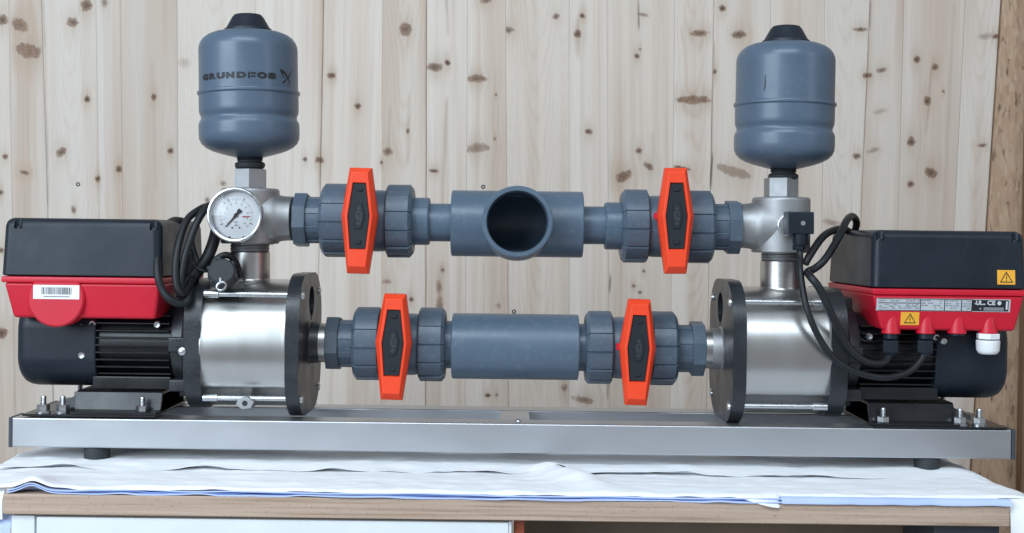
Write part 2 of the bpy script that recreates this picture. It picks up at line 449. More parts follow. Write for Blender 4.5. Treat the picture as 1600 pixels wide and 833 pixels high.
# knots: x, y, half width, half height, strength, tilt
KNOTS = [(4, 31, 8, 8, .8, 0), (31, 39, 15, 9, .75, -.6), (45, 80, 20, 11, .8, -.2), (135, 9, 9, 9, .85, 0), (113, 35, 9, 7, .75, 0), (163, 4, 5, 8, .5, 0),
    (136, 155, 5, 5, .95, 0), (240, 152, 4.5, 5.5, .95, 0), (96, 238, 9, 6, .8, .7), (266, 236, 5, 5, .95, 0), (186, 264, 5, 5, .95, 0), (153, 280, 4.5, 5, .9, 0),
    (8, 245, 5, 4, .85, 0), (39, 270, 8, 3.5, .7, -.2), (1, 301, 4, 4, .8, 0), (115, 328, 4, 6, .6, 0), (288, 98, 10, 8, .2, 0), (3, 521, 9, 8, .9, .3), (2, 391, 4, 4, .8, 0),
    (518, 118, 6, 4.5, .9, 0), (559, 166, 5.5, 4.5, .85, 0), (634, 46, 10, 10, .8, 0), (606, 237, 7.5, 7, .7, 0), (500, 250, 7, 5, .85, 0), (477, 249, 4, 3.5, .8, 0),
    (596, 254, 2.5, 2.5, .9, 0), (637, 205, 3, 4, .85, 0), (680, 105, 13, 6.5, .8, 0), (699, 98, 4.5, 5, .95, 0), (746, 123, 16, 6, .75, 0), (747, 231, 18, 7, .6, .12),
    (678, 267, 8, 3, .8, 0), (760, 1, 10, 4, .6, .2), (795, 47, 9, 5, .6, 0), (775, 148, 2, 2, .8, 0), (773, 217, 2, 2, .8, 0),
    (869, 26, 5, 4.5, .7, 0), (910, 25, 4.5, 4, .85, 0), (903, 53, 6, 6.5, .95, 0), (920, 206, 6, 4.5, .8, -.3), (995, 88, 4, 4, .85, 0), (1000, 77, 2, 2, .8, 0),
    (998, 236, 5, 4.5, .8, 0), (975, 275, 15, 8, .85, .5), (1014, 260, 9, 5, .7, -.5), (1005, 23, 9, 3, .5, -.2), (1093, 52, 14, 5, .75, 0), (1129, 13, 6.5, 5.5, .85, 0),
    (1155, 54, 12, 6, .8, 0), (1117, 112, 3, 4, .9, 0), (1084, 156, 26, 6.5, .85, 0), (1066, 263, 15, 3, .9, -.18), (1146, 268, 26, 8, .6, -.3),
    (1344, 46, 11, 3.5, .75, 0), (1433, 93, 5.5, 6, .85, 0), (1461, 105, 5.5, 5, .85, 0), (1449, 158, 6, 7.5, .9, 0), (1355, 118, 8, 4, .85, 0), (1378, 110, 9, 4, .6, .2),
    (1424, 222, 7, 7.5, .85, 0), (1455, 270, 10, 8, .85, -.3), (1423, 288, 6, 5, .8, 0), (1339, 244, 7, 4.5, .8, 0), (1364, 235, 12, 4, .35, .3), (1375, 174, 14, 3.5, .25, .2),
    (1556, 57, 6, 4, .85, .4), (1540, 57, 12, 5, .35, .1), (1535, 227, 8, 2.5, .7, .1), (1474, 143, 2, 2, .8, 0), (1300, 348, 14, 5, .4, -.2),
    (604, 440, 8, 4, .45, 0), (643, 468, 4, 4, .9, 0), (692, 422, 3.5, 3, .7, 0), (686, 449, 5, 10, .5, 0), (687, 478, 5.5, 15, .6, 0), (779, 478, 5, 5, .3, 0),
    (762, 618, 5, 3.5, .85, 0), (776, 617, 2.5, 2, .8, 0), (882, 606, 6, 5, .5, .6), (1006, 424, 3, 3, .6, 0), (990, 447, 3.5, 3, .7, 0), (1000, 457, 3.5, 3, .7, 0),
    (912, 625, 18, 5, .6, -.2), (324, 312, 4, 4, .6, 0), (349, 287, 5, 4, .5, 0), (590, 640, 7, 4, .4, 0), (1060, 560, 6, 4, .4, 0), (1215, 420, 5, 4, .4, 0)]
# dark resin streaks and drying cracks: x0, y0, x1, y1, half width, strength
STREAKS = [(506, -10, 500, 300, 2.0, .40), (697, -10, 700, 60, 2.2, .45), (698, 150, 690, 330, 2.5, .40), (690, 405, 683, 660, 4, .28), (997, -5, 998, 50, 1.2, .95), (1116, 60, 1111, 300, 1.3, .55),
    (1113, 235, 1110, 300, 1.3, .9), (954, 425, 952, 462, 1.4, .95), (951, 560, 949, 630, 1.0, .8), (903, 20, 903, 95, 3, .3), (1455, 100, 1447, 215, 1.6, .5), (1360, -5, 1360, 50, 1.2, .9),
    (1359, 50, 1343, 340, 1.0, .5), (68, -5, 76, 330, 1.6, .45), (1492, 0, 1468, 420, 2, .25), (665, 0, 665, 660, 0.9, .5), (794, 400, 795, 650, 1.2, .6), (755, 400, 756, 650, 1.2, .3), (640, 140, 637, 260, 2, .3),
    (238, 90, 244, 300, 2.5, .18), (610, 160, 606, 240, 1.6, .3), (75, 330, 84, 650, 1.8, .3), (20, 430, 22, 650, 2, .25), (880, 560, 885, 640, 3, .3), (1020, 200, 1015, 330, 4, .22)]

wall = empty('plank_wall', (0, WY, -1000))
tag(wall, 'pale knotty spruce plank wall behind the pump set', 'wall', kind='thing')
def zpy(z): return PY0 - z / WK
ZT, ZB = Q(0, -180, WY)[2], Q(0, 960, WY)[2]
for i in range(len(SEAMS) - 1):
    (t0, b0), (t1, b1) = SEAMS[i], SEAMS[i + 1]
    wdt = (t1 - t0) * WK
    nx = max(4, int((t1 - t0) / 1.6)); nz = 600
    gz = np.linspace(ZT, ZB, nz)
    py = zpy(gz)
    f = py / 640.0
    xl = t0 + (b0 - t0) * f; xr = t1 + (b1 - t1) * f
    u = np.linspace(0, 1, nx + 1)
    STRONG = (65, 506, 667, 1116, 1360, 1564, 794)
    u[0] += (0.3 if t0 in STRONG else 0.0) / wdt; u[-1] -= (0.3 if t1 in STRONG else 0.0) / wdt
    PXg = xl[:, None] + (xr - xl)[:, None] * u[None, :]
    PYg = np.repeat(py[:, None], nx + 1, 1)
    X = (PXg - PX0) * WK; Z = np.repeat(gz[:, None], nx + 1, 1)
    rng = np.random.RandomState(i + 3)
    off = rng.uniform(0, 900)
    # grain coordinate, pushed aside round the knots
    g = PXg - (xl + 0 * f)[:, None] + off
    dark = np.zeros_like(g); halo = np.zeros_like(g); core = np.zeros_like(g)
    for (kx, ky, kw, kh, ks, ka) in KNOTS:
        if kx < t0 - 40 or kx > t1 + 40: continue
        own = t0 + (b0 - t0) * ky / 640 - 3 <= kx <= t1 + (b1 - t1) * ky / 640 + 3
        if not own: continue
        dx, dy = PXg - kx, -(PYg - ky)
        a = dx * math.cos(ka) + dy * math.sin(ka); b = -dx * math.sin(ka) + dy * math.cos(ka)
        nzd = 0.30 * (vnoise(PXg * .22 + kx, PYg * .22 + ky, 5) - .5) + 0.30 * (vnoise(PXg * .55, PYg * .55 + ky, 6) - .5)
        d = np.sqrt((a / kw) ** 2 + (b / kh) ** 2) + nzd
        dark = np.maximum(dark, min(1, ks * 1.08) * np.clip((1.10 - d) / 0.30, 0, 1))
        core = np.maximum(core, ks * np.clip((0.66 - d) / 0.40, 0, 1) * np.clip(1.15 - (kw * kh) / 170, .12, 1))
        core = np.maximum(core, .75 * ks * np.clip(1 - np.abs(d - 0.92) / 0.16, 0, 1) * np.clip(vnoise(PXg * .3 + ky, PYg * .3, 8) * 2.2 - .7, 0, 1))
        dh = np.sqrt((dx / (kw * 1.7)) ** 2 + (dy / (kh * 3.2 + 5)) ** 2)
        halo = np.maximum(halo, ks * np.exp(-dh * dh * 1.3))
        g = g + np.sign(dx) * -min(kw, 9) * 0.9 * np.exp(-(dx / (kw * 2.2)) ** 2 - (dy / (kh * 3.0)) ** 2) * np.clip(np.abs(dx) / kw, 0, 1)
    wob = 5 * (vnoise(g / 60, PYg / 260, 2 + i) - .5)
    gg = g + wob
    st = 0.5 * vnoise(gg / 9, PYg / 420 + off, 11) + 0.3 * vnoise(gg / 3.6, PYg / 300 + off, 12) + 0.2 * vnoise(gg / 2.0, PYg / 200, 13)
    wide = vnoise(gg / 26, PYg / 520 + off, 14)
    # arched growth rings down the middle of some planks
    if i % 3 == 0:
        cx = (xl + xr) / 2
        arch = (PXg - cx[:, None]) ** 2 / 14.0 + (PYg * 0.33 + off * 3) + 26 * vnoise(PXg / 18, PYg / 70, 21)
        st = st * 0.75 + 0.25 * (0.5 + 0.5 * np.sin(arch * 0.34)) ** 3
    tone, warm = TONES[i]
    light = np.array([0.630, 0.570, 0.512]) * (1 + tone) * (1 - warm) + np.array([0.600, 0.500, 0.410]) * (1 + tone) * warm
    brown = np.array([0.410, 0.275, 0.185])
    kcol = np.array([0.185, 0.098, 0.056]); ccol = np.array([0.045, 0.028, 0.022])
    t = np.clip((st - .40) * 1.6, 0, 1)[..., None] * 0.42 + np.clip(wide - .47, 0, 1)[..., None] * 0.85
    t = np.clip(t, 0, .8)
    c = light * (1 - t) + brown * t
    h = (halo * 0.62 * (0.4 + 0.9 * st))[..., None]
    c = c * (1 - h) + np.array([0.37, 0.265, 0.18]) * h
    k = dark[..., None] * (0.72 + 0.35 * vnoise(PXg * .5, PYg * .8, 31)[..., None])
    c = c * (1 - np.clip(k, 0, 1)) + kcol * (0.7 + 0.7 * vnoise(PXg * .35, PYg * .9, 77))[..., None] * np.clip(k, 0, 1)
    c = c * (1 - core[..., None]) + ccol * core[..., None]
    for (x0, y0, x1, y1, hw, ks) in STREAKS:
        if max(x0, x1) < t0 - 30 or min(x0, x1) > t1 + 30: continue
        ff = np.clip((PYg - y0) / (y1 - y0), -0.1, 1.1)
        cx = x0 + (x1 - x0) * ff + 1.6 * (vnoise(PYg / 40, PYg * 0 + x0, 41) - .5)
        w = ks * np.exp(-((PXg - cx) / hw) ** 2) * np.clip((PYg - y0) / 12, 0, 1) * np.clip((y1 - PYg) / 12, 0, 1) * (0.55 + 0.6 * vnoise(PYg / 30, PXg * 0 + x1, 42))
        w = np.clip(w, 0, 1)[..., None]
        sc = np.array([0.06, 0.045, 0.038]) if ks > .7 else np.array([0.25, 0.165, 0.11])
        c = c * (1 - w) + sc * w
    lift = 0.0
    edge = np.zeros(nx + 1); edge[0] = 0.8 if t0 in STRONG else 0; edge[-1] = 0.8 if t1 in STRONG else 0
    Yv = np.repeat((lift + edge)[None, :] if np.ndim(lift) else (edge + lift)[None, :], nz, 0)
    V = np.stack([X, Yv, Z + 1000], -1).reshape(-1, 3)
    n1 = nx + 1
    idx = np.arange(nz * n1).reshape(nz, n1)
    F = np.stack([idx[:-1, :-1], idx[1:, :-1], idx[1:, 1:], idx[:-1, 1:]], -1).reshape(-1, 4)
    # plank thickness: the four border edges run back 24 units
    nb = len(V); border = np.concatenate([idx[0, :], idx[1:, -1], idx[-1, -2::-1], idx[-2:0:-1, 0]])
    Vb = V[border].copy(); Vb[:, 1] += 24
    V = np.vstack([V, Vb]); m_ = len(border)
    nxt = np.roll(np.arange(m_), -1)
    F2 = np.stack([border, border[nxt], nb + nxt, nb + np.arange(m_)], -1)
    F = np.vstack([F, F2])
    me = bpy.data.meshes.new('plank')
    me.vertices.add(len(V)); me.vertices.foreach_set('co', (V * S).ravel())
    me.loops.add(F.size); me.loops.foreach_set('vertex_index', F.ravel().astype(np.int32))
    me.polygons.add(len(F)); me.polygons.foreach_set('loop_start', np.arange(0, F.size, 4, dtype=np.int32))
    me.update(calc_edges=True); me.validate()
    ca = me.color_attributes.new('wood', 'FLOAT_COLOR', 'POINT')
    cc = np.ones((len(V), 4)); cc[:nb, :3] = c.reshape(-1, 3); cc[nb:, :3] = c.reshape(-1, 3)[border]
    ca.data.foreach_set('color', cc.ravel())
    me.materials.append(M['spruce'])
    finish(bpy.data.objects.new('plank', me), wall, (0, 0, 0), None)
bm = BM(); box(bm, (SEAMS[0][0] - 800) * WK, (1540 - 800) * WK, 26, 40, ZB + 1000, ZT + 1000)
obj('backing_sheet', bm, M['shade'], wall)
screw0 = None
for (x, y) in ((122, 288), (755, 292), (803, 487)):
    X, _, Z = Q(x, y, WY)
    if screw0 is None:
        bm = BM(); lathe(bm, [(2, 0), (2, 5.4), (-1.2, 4.6), (-1.2, 2.8), (1.2, 2.0), (1.2, 0)], 'Y', segs=20)
        screw0 = obj('screw', bm, M['rubber'], wall, (X, 0, Z + 1000))
    else: share('screw', screw0, wall, (X, 0, Z + 1000))

# OSB sheet and brown post at the right edge
bm = BM()
x0t, x0b = (1565.5 - 800) * WK, (1565.5 - 42 / 640 * 960 - 800) * WK
kt, kb = ZT, ZB
pts = [((1565.5 - 42 * (-180) / 640 - 800) * WK, ZT), ((1565.5 - 42 * 960 / 640 - 800) * WK, ZB), (2300, ZB), (2300, ZT)]
prism(bm, pts, WY - 6, WY + 16, 'Y', 0.8, 1)
tag(obj('osb_board', bm, M['osb']), 'rough brown OSB board beside the plank wall at the right edge', 'board')
bm = BM()
prism(bm, [((1605 - 800) * WK, ZT), ((1580 - 800) * WK, ZB), (1310, ZB), (1310, ZT)], WY - 40, WY - 9, 'Y', 1.5, 1)
for v in bm.verts:
    pass
tag(obj('timber_post', bm, M['post']), 'dark brown timber post in front of the OSB board', 'post')

# ---------------------------------------------------------------- workbench
TILT = 0.0125
bench = empty('workbench', (0, 0, -344), (0, TILT, 0))
tag(bench, 'workbench with thick raw board top over a white drawer unit', 'workbench')
bm = BM(); box(bm, -664, 650, -313, 390, -26.5, 0, 1.0, 1)
obj('tabletop', bm, M['board'], bench)
bm = BM(); box(bm, -656, -625.5, -306, 330, -420, -29.5, 1.2, 2)
obj('side_panel', bm, M['melamine'], bench)
bm = BM(); box(bm, -622.5, -4, -308, -290, -250, -30.5, 1.5, 2)
dr = obj('drawer_front', bm, M['melamine'], bench)
bm = BM(); lathe(bm, [(-308.4, 10), (-314, 10.6), (-314, 8.5), (-309.5, 7.5), (-309.5, 0)], 'Y', (-53, 0, -58), 28)
obj('finger_pull', bm, M['cap'], dr)
bm = BM(); box(bm, -4, 0, -306, 330, -420, -29.5, 0.8, 1)
obj('side_panel', bm, M['melamine'], bench)
bm = BM(); box(bm, 3, 17, -296, -280, -420, -27.5, 1, 1)
obj('bench_leg', bm, M['terracotta'], bench)
bm = BM(); box(bm, 17.5, 648, -150, -138, -420, -28, 0.8, 1)
obj('back_panel', bm, M['shade'], bench)  # added panel, its dark colour stands for the shaded space under the bench
bm = BM(); box(bm, 560, 646, -290, -160, -420, -28.5, 1.2, 1)
obj('bench_leg', bm, M['cap'], bench)

# cloths --------------------------------------------------------------
def sheet(xs, ys, zf, yf=None, thick=0.7):
    """thin cloth on a grid: zf(x, y) height, yf(x, y) depth"""
    bm = BM(); X, Y = np.meshgrid(xs, ys)
    Zv = zf(X, Y); Yv = Y if yf is None else yf(X, Y)
    ny, nx = X.shape
    top = [[bm.verts.new((X[j, i], Yv[j, i], Zv[j, i] + thick)) for i in range(nx)] for j in range(ny)]
    bot = [[bm.verts.new((X[j, i], Yv[j, i], Zv[j, i])) for i in range(nx)] for j in range(ny)]
    for j in range(ny - 1):
        for i in range(nx - 1):
            bm.faces.new((top[j][i], top[j][i + 1], top[j + 1][i + 1], top[j + 1][i]))
            bm.faces.new((bot[j][i], bot[j + 1][i], bot[j + 1][i + 1], bot[j][i + 1]))
    for i in range(nx - 1):
        bm.faces.new((bot[0][i], bot[0][i + 1], top[0][i + 1], top[0][i]))
        bm.faces.new((bot[-1][i + 1], bot[-1][i], top[-1][i], top[-1][i + 1]))
    for j in range(ny - 1):
        bm.faces.new((bot[j + 1][0], bot[j][0], top[j][0], top[j + 1][0]))
        bm.faces.new((bot[j][-1], bot[j + 1][-1], top[j + 1][-1], top[j][-1]))
    return bm

def gauss(x, c, w): return np.exp(-((x - c) / w) ** 2)
sm = lambda e0, e1, x: (lambda t: t * t * (3 - 2 * t))(np.clip((x - e0) / (e1 - e0), 0, 1))
BL = (0, 0, -344); BR = (0, TILT, 0)

# folded blue-lined cloth under the white one: its edges show along the front
blue = empty('folded_cloth', BL, BR)
tag(blue, 'folded pale blue cloth showing along the front edge of the bench', 'cloth')
def arch0(x): return 9.5 * gauss(x, -628, 17) + 0
def layer(k, base_, amp, col, yfront, x0=-660, x1=352, wl=55):
    xs = np.arange(x0, x1 + .1, 4.0); ys = np.concatenate([np.linspace(-1, 0, 6)[:-1] * 0 + np.linspace(yfront, yfront + 22, 5), np.linspace(yfront + 30, -262, 4)])
    def zf(X, Y):
        w = np.maximum(0, vnoise(X / wl + 17 * k, Y * 0 + k, 50 + k) - .35) * amp
        fall = sm(yfront + 26, yfront, Y)
        base = base_ * (0.55 + 0.45 * fall)
        return base + w * fall + arch0(X) * fall
    def yf(X, Y):
        return Y + 5 * (vnoise(X / 70 + 9 * k, Y * 0, 60 + k) - .5) * sm(yfront + 60, yfront, Y)
    obj('cloth_layer', sheet(xs, ys, zf, yf, 1.5), M[col], blue, smooth=60)
layer(0, 0.3, 3.4, 'blue', -314, wl=34)
layer(1, 2.3, 3.4, 'deepblue', -308, wl=42)
layer(2, 4.3, 3.2, 'blue', -313, wl=60)
# flat blue strip at the right
xs = np.arange(352, 655, 5.0); ys = np.array([-316.5, -315.5, -312, -306, -300, -294, -286])
def zf(X, Y):
    return 0.4 + 6.6 * sm(-316, -309, Y) - 5.5 * sm(-304, -292, Y) + 2.0 * np.maximum(0, vnoise(X / 26, Y * 0, 71) - .45) * sm(-300, -316, Y)
obj('cloth_layer', sheet(xs, ys, zf, None, 1.4), M['blue'], blue, smooth=60)

# big white sheet
def ztop(X, Y):
    z = 7.6 - 5.4 * sm(-235, -140, Y) + 3.0 * (vnoise(X / 80 + Y / 60, Y / 34, 80) - .5) + 2.8 * (vnoise(X / 34 - Y / 50, Y / 16, 81) - .5) + 1.3 * (vnoise(X / 15 + Y / 20, Y / 9, 82) - .5)
    # long soft creases along the bench
    z = z + 1.4 * gauss(Y + 0.02 * X, -232, 8) * sm(-300, 0, X) + 1.2 * gauss(Y - 0.03 * X, -200, 7) * sm(200, -500, X)
    # diagonal ridge right of centre
    rx = 58 + (Y + 150) * -0.45
    z = z + 15 * gauss(X, rx, 30) * sm(-318, -215, Y) * sm(-90, -150, Y)
    z = z + 9.5 * gauss(X, -628, 17) * sm(-215, -306, Y) + 2.6 * sm(-240, -272, Y)
    return z
white = empty('white_sheet', BL, BR)
tag(white, 'white cotton sheet spread over the bench under the pump set', 'cloth')
xs = np.arange(-752, 703, 4.0)
ys = np.concatenate([np.array([-319, -318.4, -317, -314, -310, -304]), np.arange(-299, 150, 5.0)])
def zw(X, Y):
    z = ztop(X, Y)
    fr = sm(-304, -318, Y)
    drop = 3.4 + 1.5 * (vnoise(X / 40, Y * 0, 90) - .4) + 10.5 * sm(285, 345, X) * (X < 352)
    z = z - drop * fr
    over = np.clip(X - 655, 0, None); z = z - over ** 2 * 0.004
    over = np.clip(-668 - X, 0, None); z = z - over ** 2 * 0.0012 + 9 * gauss(X, -752, 14) * gauss(Y, -40, 60)
    return z
def yw(X, Y):
    lim = -308 + 3 * (vnoise(X / 60, Y * 0, 91) - .5) - 9 * sm(290, 340, X) * (X < 352) + 9 * (X >= 352)
    return np.maximum(Y, lim - 0.12 * (Y < -306) * (-306 - Y))
bm = sheet(xs, ys, zw, yw, 0.7)
obj('sheet_top', bm, M['cloth'], white, smooth=60)
# corner of the sheet hanging down at the right front, and at the left
xs = np.linspace(651.5, 740, 22); ys = np.linspace(0, 1, 24)
def hang(xa, xb, zt, zb, y0, amp, seed):
    bm = BM(); nx, nz = 24, 22
    g = [[None] * nx for _ in range(nz)]
    for j in range(nz):
        for i in range(nx):
            t = j / (nz - 1); x = xa + (xb - xa) * i / (nx - 1)
            y = y0 + amp * math.sin(i * 0.55 + seed) * (0.3 + t) + 14 * (1 - t) ** 6
            g[j][i] = bm.verts.new((x, y, zt + (zb - zt) * t))
    for j in range(nz - 1):
        for i in range(nx - 1):
            bm.faces.new((g[j][i], g[j + 1][i], g[j + 1][i + 1], g[j][i + 1]))
    bmesh.ops.recalc_face_normals(bm, faces=bm.faces)
    bmesh.ops.solidify(bm, geom=bm.faces[:], thickness=1.2)
    return bm
obj('hanging_corner', hang(652, 745, 7.5, -130, -316, 3.5, 0.3), M['cloth'], white, smooth=60)
obj('hanging_corner', hang(-760, -666, 4.5, -34, -314, 3, 1.7), M['cloth'], white, smooth=60)
obj('hanging_corner', hang(-760, -657.5, -28, -160, -312, 5, 0.8), M['blue'], blue, smooth=60)

# second white sheet on top of it, its front edge lifting in lips
LIPS = [(-640, 30, 6), (-445, 34, 7.5), (-257, 24, 6), (-30, 26, 3.5), (190, 60, 5), (255, 22, 5), (420, 70, 4.0)]
top = empty('upper_sheet', BL, BR)
tag(top, 'second white sheet under the frame feet with a rippled front edge', 'cloth')
xs = np.arange(-744, 697, 5.0)
ys = np.concatenate([np.array([-158, -156, -152, -146, -138, -128]), np.arange(-118, 146, 8.0)])
def zu(X, Y):
    base = ztop(X, Y)
    z = base + 1.2
    lip = sum(h * gauss(X, c, w) for c, w, h in LIPS)
    z = z + lip * sm(-134, -157, Y)
    foot = sum(gauss(X, fx, 36) * gauss(Y, fy, 36) for fx in (-597, 612) for fy in (-68, 70))
    z = z * (1 - .0 * foot)
    over = np.clip(X - 655, 0, None); z = z - over ** 2 * 0.004
    return z
def yu(X, Y):
    return Y + (9 * (vnoise(X / 90, Y * 0, 95) - .5) + 16 * (vnoise(X / 260, Y * 0 + 3, 96) - .5) - 20 * gauss(X, 690, 22)) * sm(-90, -156, Y)
obj('sheet_top', sheet(xs, ys, zu, yu, 0.6), M['cloth'], top, smooth=60)

# ================================================================ the pump set
R0 = Vector((0, 0, -341))
rig = empty('booster_pump_set', R0)
tag(rig, 'twin pump water booster set with grey pipework and orange valve handles on a steel base', 'pump set')
def at(X, Y, Z): return Vector((X, Y, Z)) - R0

# ---- base frame
bm = BM()
box(bm, -744, 743, -92, -48, -322, -278, 2.2, 3)
box(bm, -744, 743, 48, 92, -322, -278, 2.2, 3)
box(bm, -19, 27, -48, 48, -300, -278.6, 1.0, 1)
bm.transform(Matrix.Translation((0, 0, 300)))
frame = obj('base_frame', bm, M['rail'], rig, at(0, 0, -300), (0, TILT, 0))
cap0 = foot0 = None
for x in (-749, 743.2):
    for y in (-92.5, 47.5):
        if cap0 is None:
            bm = BM(); box(bm, 0, 5.8, 0, 45, -22.5, 22.5, 1.5, 2); cap0 = obj('end_cap', bm, M['cap'], frame, (x, y, 0))
        else: share('end_cap', cap0, frame, (x, y, 0))
for x in (-624, 625):
    for y in (-70, 70):
        if foot0 is None:
            bm = BM(); lathe(bm, [(-41, 0), (-41, 17.5), (-39.5, 19), (-24, 19.5), (-22.4, 18.5), (-22.4, 0)], 'Z', segs=32)
            foot0 = obj('rubber_foot', bm, M['rubber'], frame, (x, y, 0))
        else: share('rubber_foot', foot0, frame, (x, y, 0))
bm = BM(); lathe(bm, [(22.2, 5), (23.6, 4.4), (25, 2.6), (25.3, 0)], 'Z', (9, -66, 0), 18)
obj('rivet', bm, M['zinc'], frame)

# ---- anchor bolts (made once)
def hexn(r, ph=0.0, n=6): return [(r * math.cos(2 * math.pi * i / n + ph), r * math.sin(2 * math.pi * i / n + ph)) for i in range(n)]
bm = BM()
lathe(bm, [(0, 0), (0, 10.8), (1.6, 10.8), (1.6, 0)], 'Z', segs=28)
lathe(bm, [(1.7, 0), (1.7, 10), (3.4, 10), (3.4, 0)], 'Z', segs=28)
washers = bm
bm = BM(); prism(bm, hexn(9.4, 0.3), 3.5, 12.5, 'Z', 0.8, 1)
nutbm = bm
bm = BM(); prof = [(12.5, 0)]
for k in range(8): prof += [(12.5 + k * 1.5, 4.4), (13.25 + k * 1.5, 3.9)]
prof += [(25, 3.4), (25, 0)]
lathe(bm, prof, 'Z', segs=18)
studbm = bm

# ---- tank
def tank(px, py_axis_off, name_x, lean, printed):
    """px: axis at body middle; profile heights measured for the left tank, shifted down for the right"""
    dy = py_axis_off
    X, _, Z = Q(px, 250 + dy)
    t = obj('pressure_tank', tank_bm(dy), M['tank'], rig, at(X, 0, Z), (0, lean, 0))
    bm = BM()
    lathe(bm, [(198, 0), (198, 37.5), (203.5, 36.6), (205, 34), (222, 24.5), (226, 21), (227, 16), (227, 0)], 'Z', segs=48)
    obj('end_cap', bm, M['black'], t)
    bm = BM()
    prof = [(-16, 0), (-16, 18), (-14, 18.5), (-13, 21.5), (-10, 23.2), (-6, 23.2), (-4, 21.5), (-3, 18.6), (-1.5, 18.6), (0, 20.6), (1.2, 18.8), (2.4, 20.6), (3.8, 19), (6, 19), (6, 0)]
    lathe(bm, prof, 'Z', segs=36)
    obj('threaded_neck', bm, M['rubber'], t)
    return t
def tank_bm(dy):
    bm = BM()
    # axial 0 = neck at py 250; body r 77
    prof = [(4, 0), (4, 22), (7, 34), (10.5, 47), (14.5, 58.5), (19, 67), (25, 73.4), (32, 76.6), (40, 77.2), (52, 77.2), (56, 76.8), (59.5, 75.2), (62, 73.6), (64.5, 73.2),
            (67.5, 73.8), (71, 75.4), (74.5, 76.2), (80, 76.4), (99, 76.4), (100, 76.8), (101.2, 78.4), (103.5, 78.9), (105.6, 78.2), (106.6, 76.2), (110, 75.9), (170, 75.9), (176, 75.4),
            (182, 73.2), (188, 69), (193, 62.5), (196.6, 54), (198.6, 45), (199.6, 38), (199.8, 0)]
    lathe(bm, prof, 'Z', segs=80)
    return bm
tl = tank(390.5, 0, 390, -0.014, True)
tag(tl, 'left pressure tank with a printed maker name')
tr = tank(1224, 18, 1224, 0.020, False)
tag(tr, 'right pressure tank with a dark scratch')

def on_tank(parent, name, parts, matl, r=76.55):
    """wrap flat (x, z) polygons round the tank; x is arc length from the front"""
    bm = BM()
    for vs, fs in parts:
        V = [bm.verts.new((r * math.sin(a / r), -r * math.cos(a / r), b)) for a, b in vs]
        for f in fs:
            try: bm.faces.new([V[i] for i in f])
            except ValueError: pass
    return obj(name, bm, matl, parent, smooth=0)
TURN = 76.5 * math.atan(409.5 / 1900)
# lettering on the left tank: letter by letter so that the broken F can be drawn
def letters():
    parts = []
    # arc position by image column; the tank is seen from 12 degrees to its right
    r = 76.5
    for ch, px, w in (('G', 326.2, 8.6), ('R', 337.2, 10.4), ('U', 349, 12), ('N', 363, 12.4), ('D', 379.5, 14.4), ('O', 410.2, 15), ('S', 425.3, 12.2)):
        vs, fs = text_verts(ch, 14.5, 1.05)
        xs_ = [v[0] for v in vs]; ys_ = [v[1] for v in vs]
        cx, cw = (max(xs_) + min(xs_)) / 2, max(xs_) - min(xs_)
        cy, chh = (max(ys_) + min(ys_)) / 2, max(ys_) - min(ys_)
        a0 = r * math.asin(max(-.97, min(.97, (px - w / 2 - 390.5) / r))) + TURN; a1 = r * math.asin(max(-.97, min(.97, (px + w / 2 - 390.5) / r))) + TURN
        parts.append(([((a0 + a1) / 2 + (v[0] - cx) / cw * (a1 - a0), 123 + (v[1] - cy) / chh * 9.6) for v in vs], fs))
    def bar(p0, p1, z0, z1):
        a0 = r * math.asin((p0 - 390.5) / r) + TURN; a1 = r * math.asin((p1 - 390.5) / r) + TURN
        parts.append(([(a0, z0), (a1, z0), (a1, z1), (a0, z1)], [(0, 1, 2, 3)]))
    bar(389.3, 392.2, 118.3, 127.8)
    bar(393.6, 401.5, 124.6, 127.2); bar(393.6, 400.3, 120.0, 122.4)
    return parts
on_tank(tl, 'maker_name', letters(), M['ink'])
def strokes(lines):
    parts = []; r = 76.5
    for pts, ws in lines:
        L_, R_ = [], []
        for i, (p, w) in enumerate(zip(pts, ws)):
            a = Vector(pts[max(i - 1, 0)]); b = Vector(pts[min(i + 1, len(pts) - 1)])
            d = (b - a).normalized(); n = Vector((-d.y, d.x)) * w / 2
            L_.append(Vector(p) + n); R_.append(Vector(p) - n)
        vs = [tuple(v) for v in L_ + R_]; k = len(pts)
        parts.append((vs, [(i, i + 1, k + i + 1, k + i) for i in range(k - 1)]))
    return parts
def A(px): return 76.5 * math.asin((px - 390.5) / 76.5) + TURN
X1 = [[(A(438.6), 134), (A(444), 130), (A(449), 123), (A(452.5), 113.5)], [2.5, 3.6, 2.2, 1.0]]
X2 = [[(A(455), 134), (A(450.5), 124), (A(446), 118.5), (A(441.5), 114)], [0.9, 2.0, 1.2, 3.2]]
X3 = [[(A(438.6), 134), (A(441), 126), (A(444), 121)], [3.2, 2.0, 0.6]]
on_tank(tl, 'maker_emblem', strokes([X1, X2, X3]), M['ink'])
on_tank(tr, 'scratch', strokes([[[(-48, 118), (-47, 128), (-47.5, 138), (-46.8, 142)], [1.2, 1.8, 1.2, .6]]]), M['ink'])

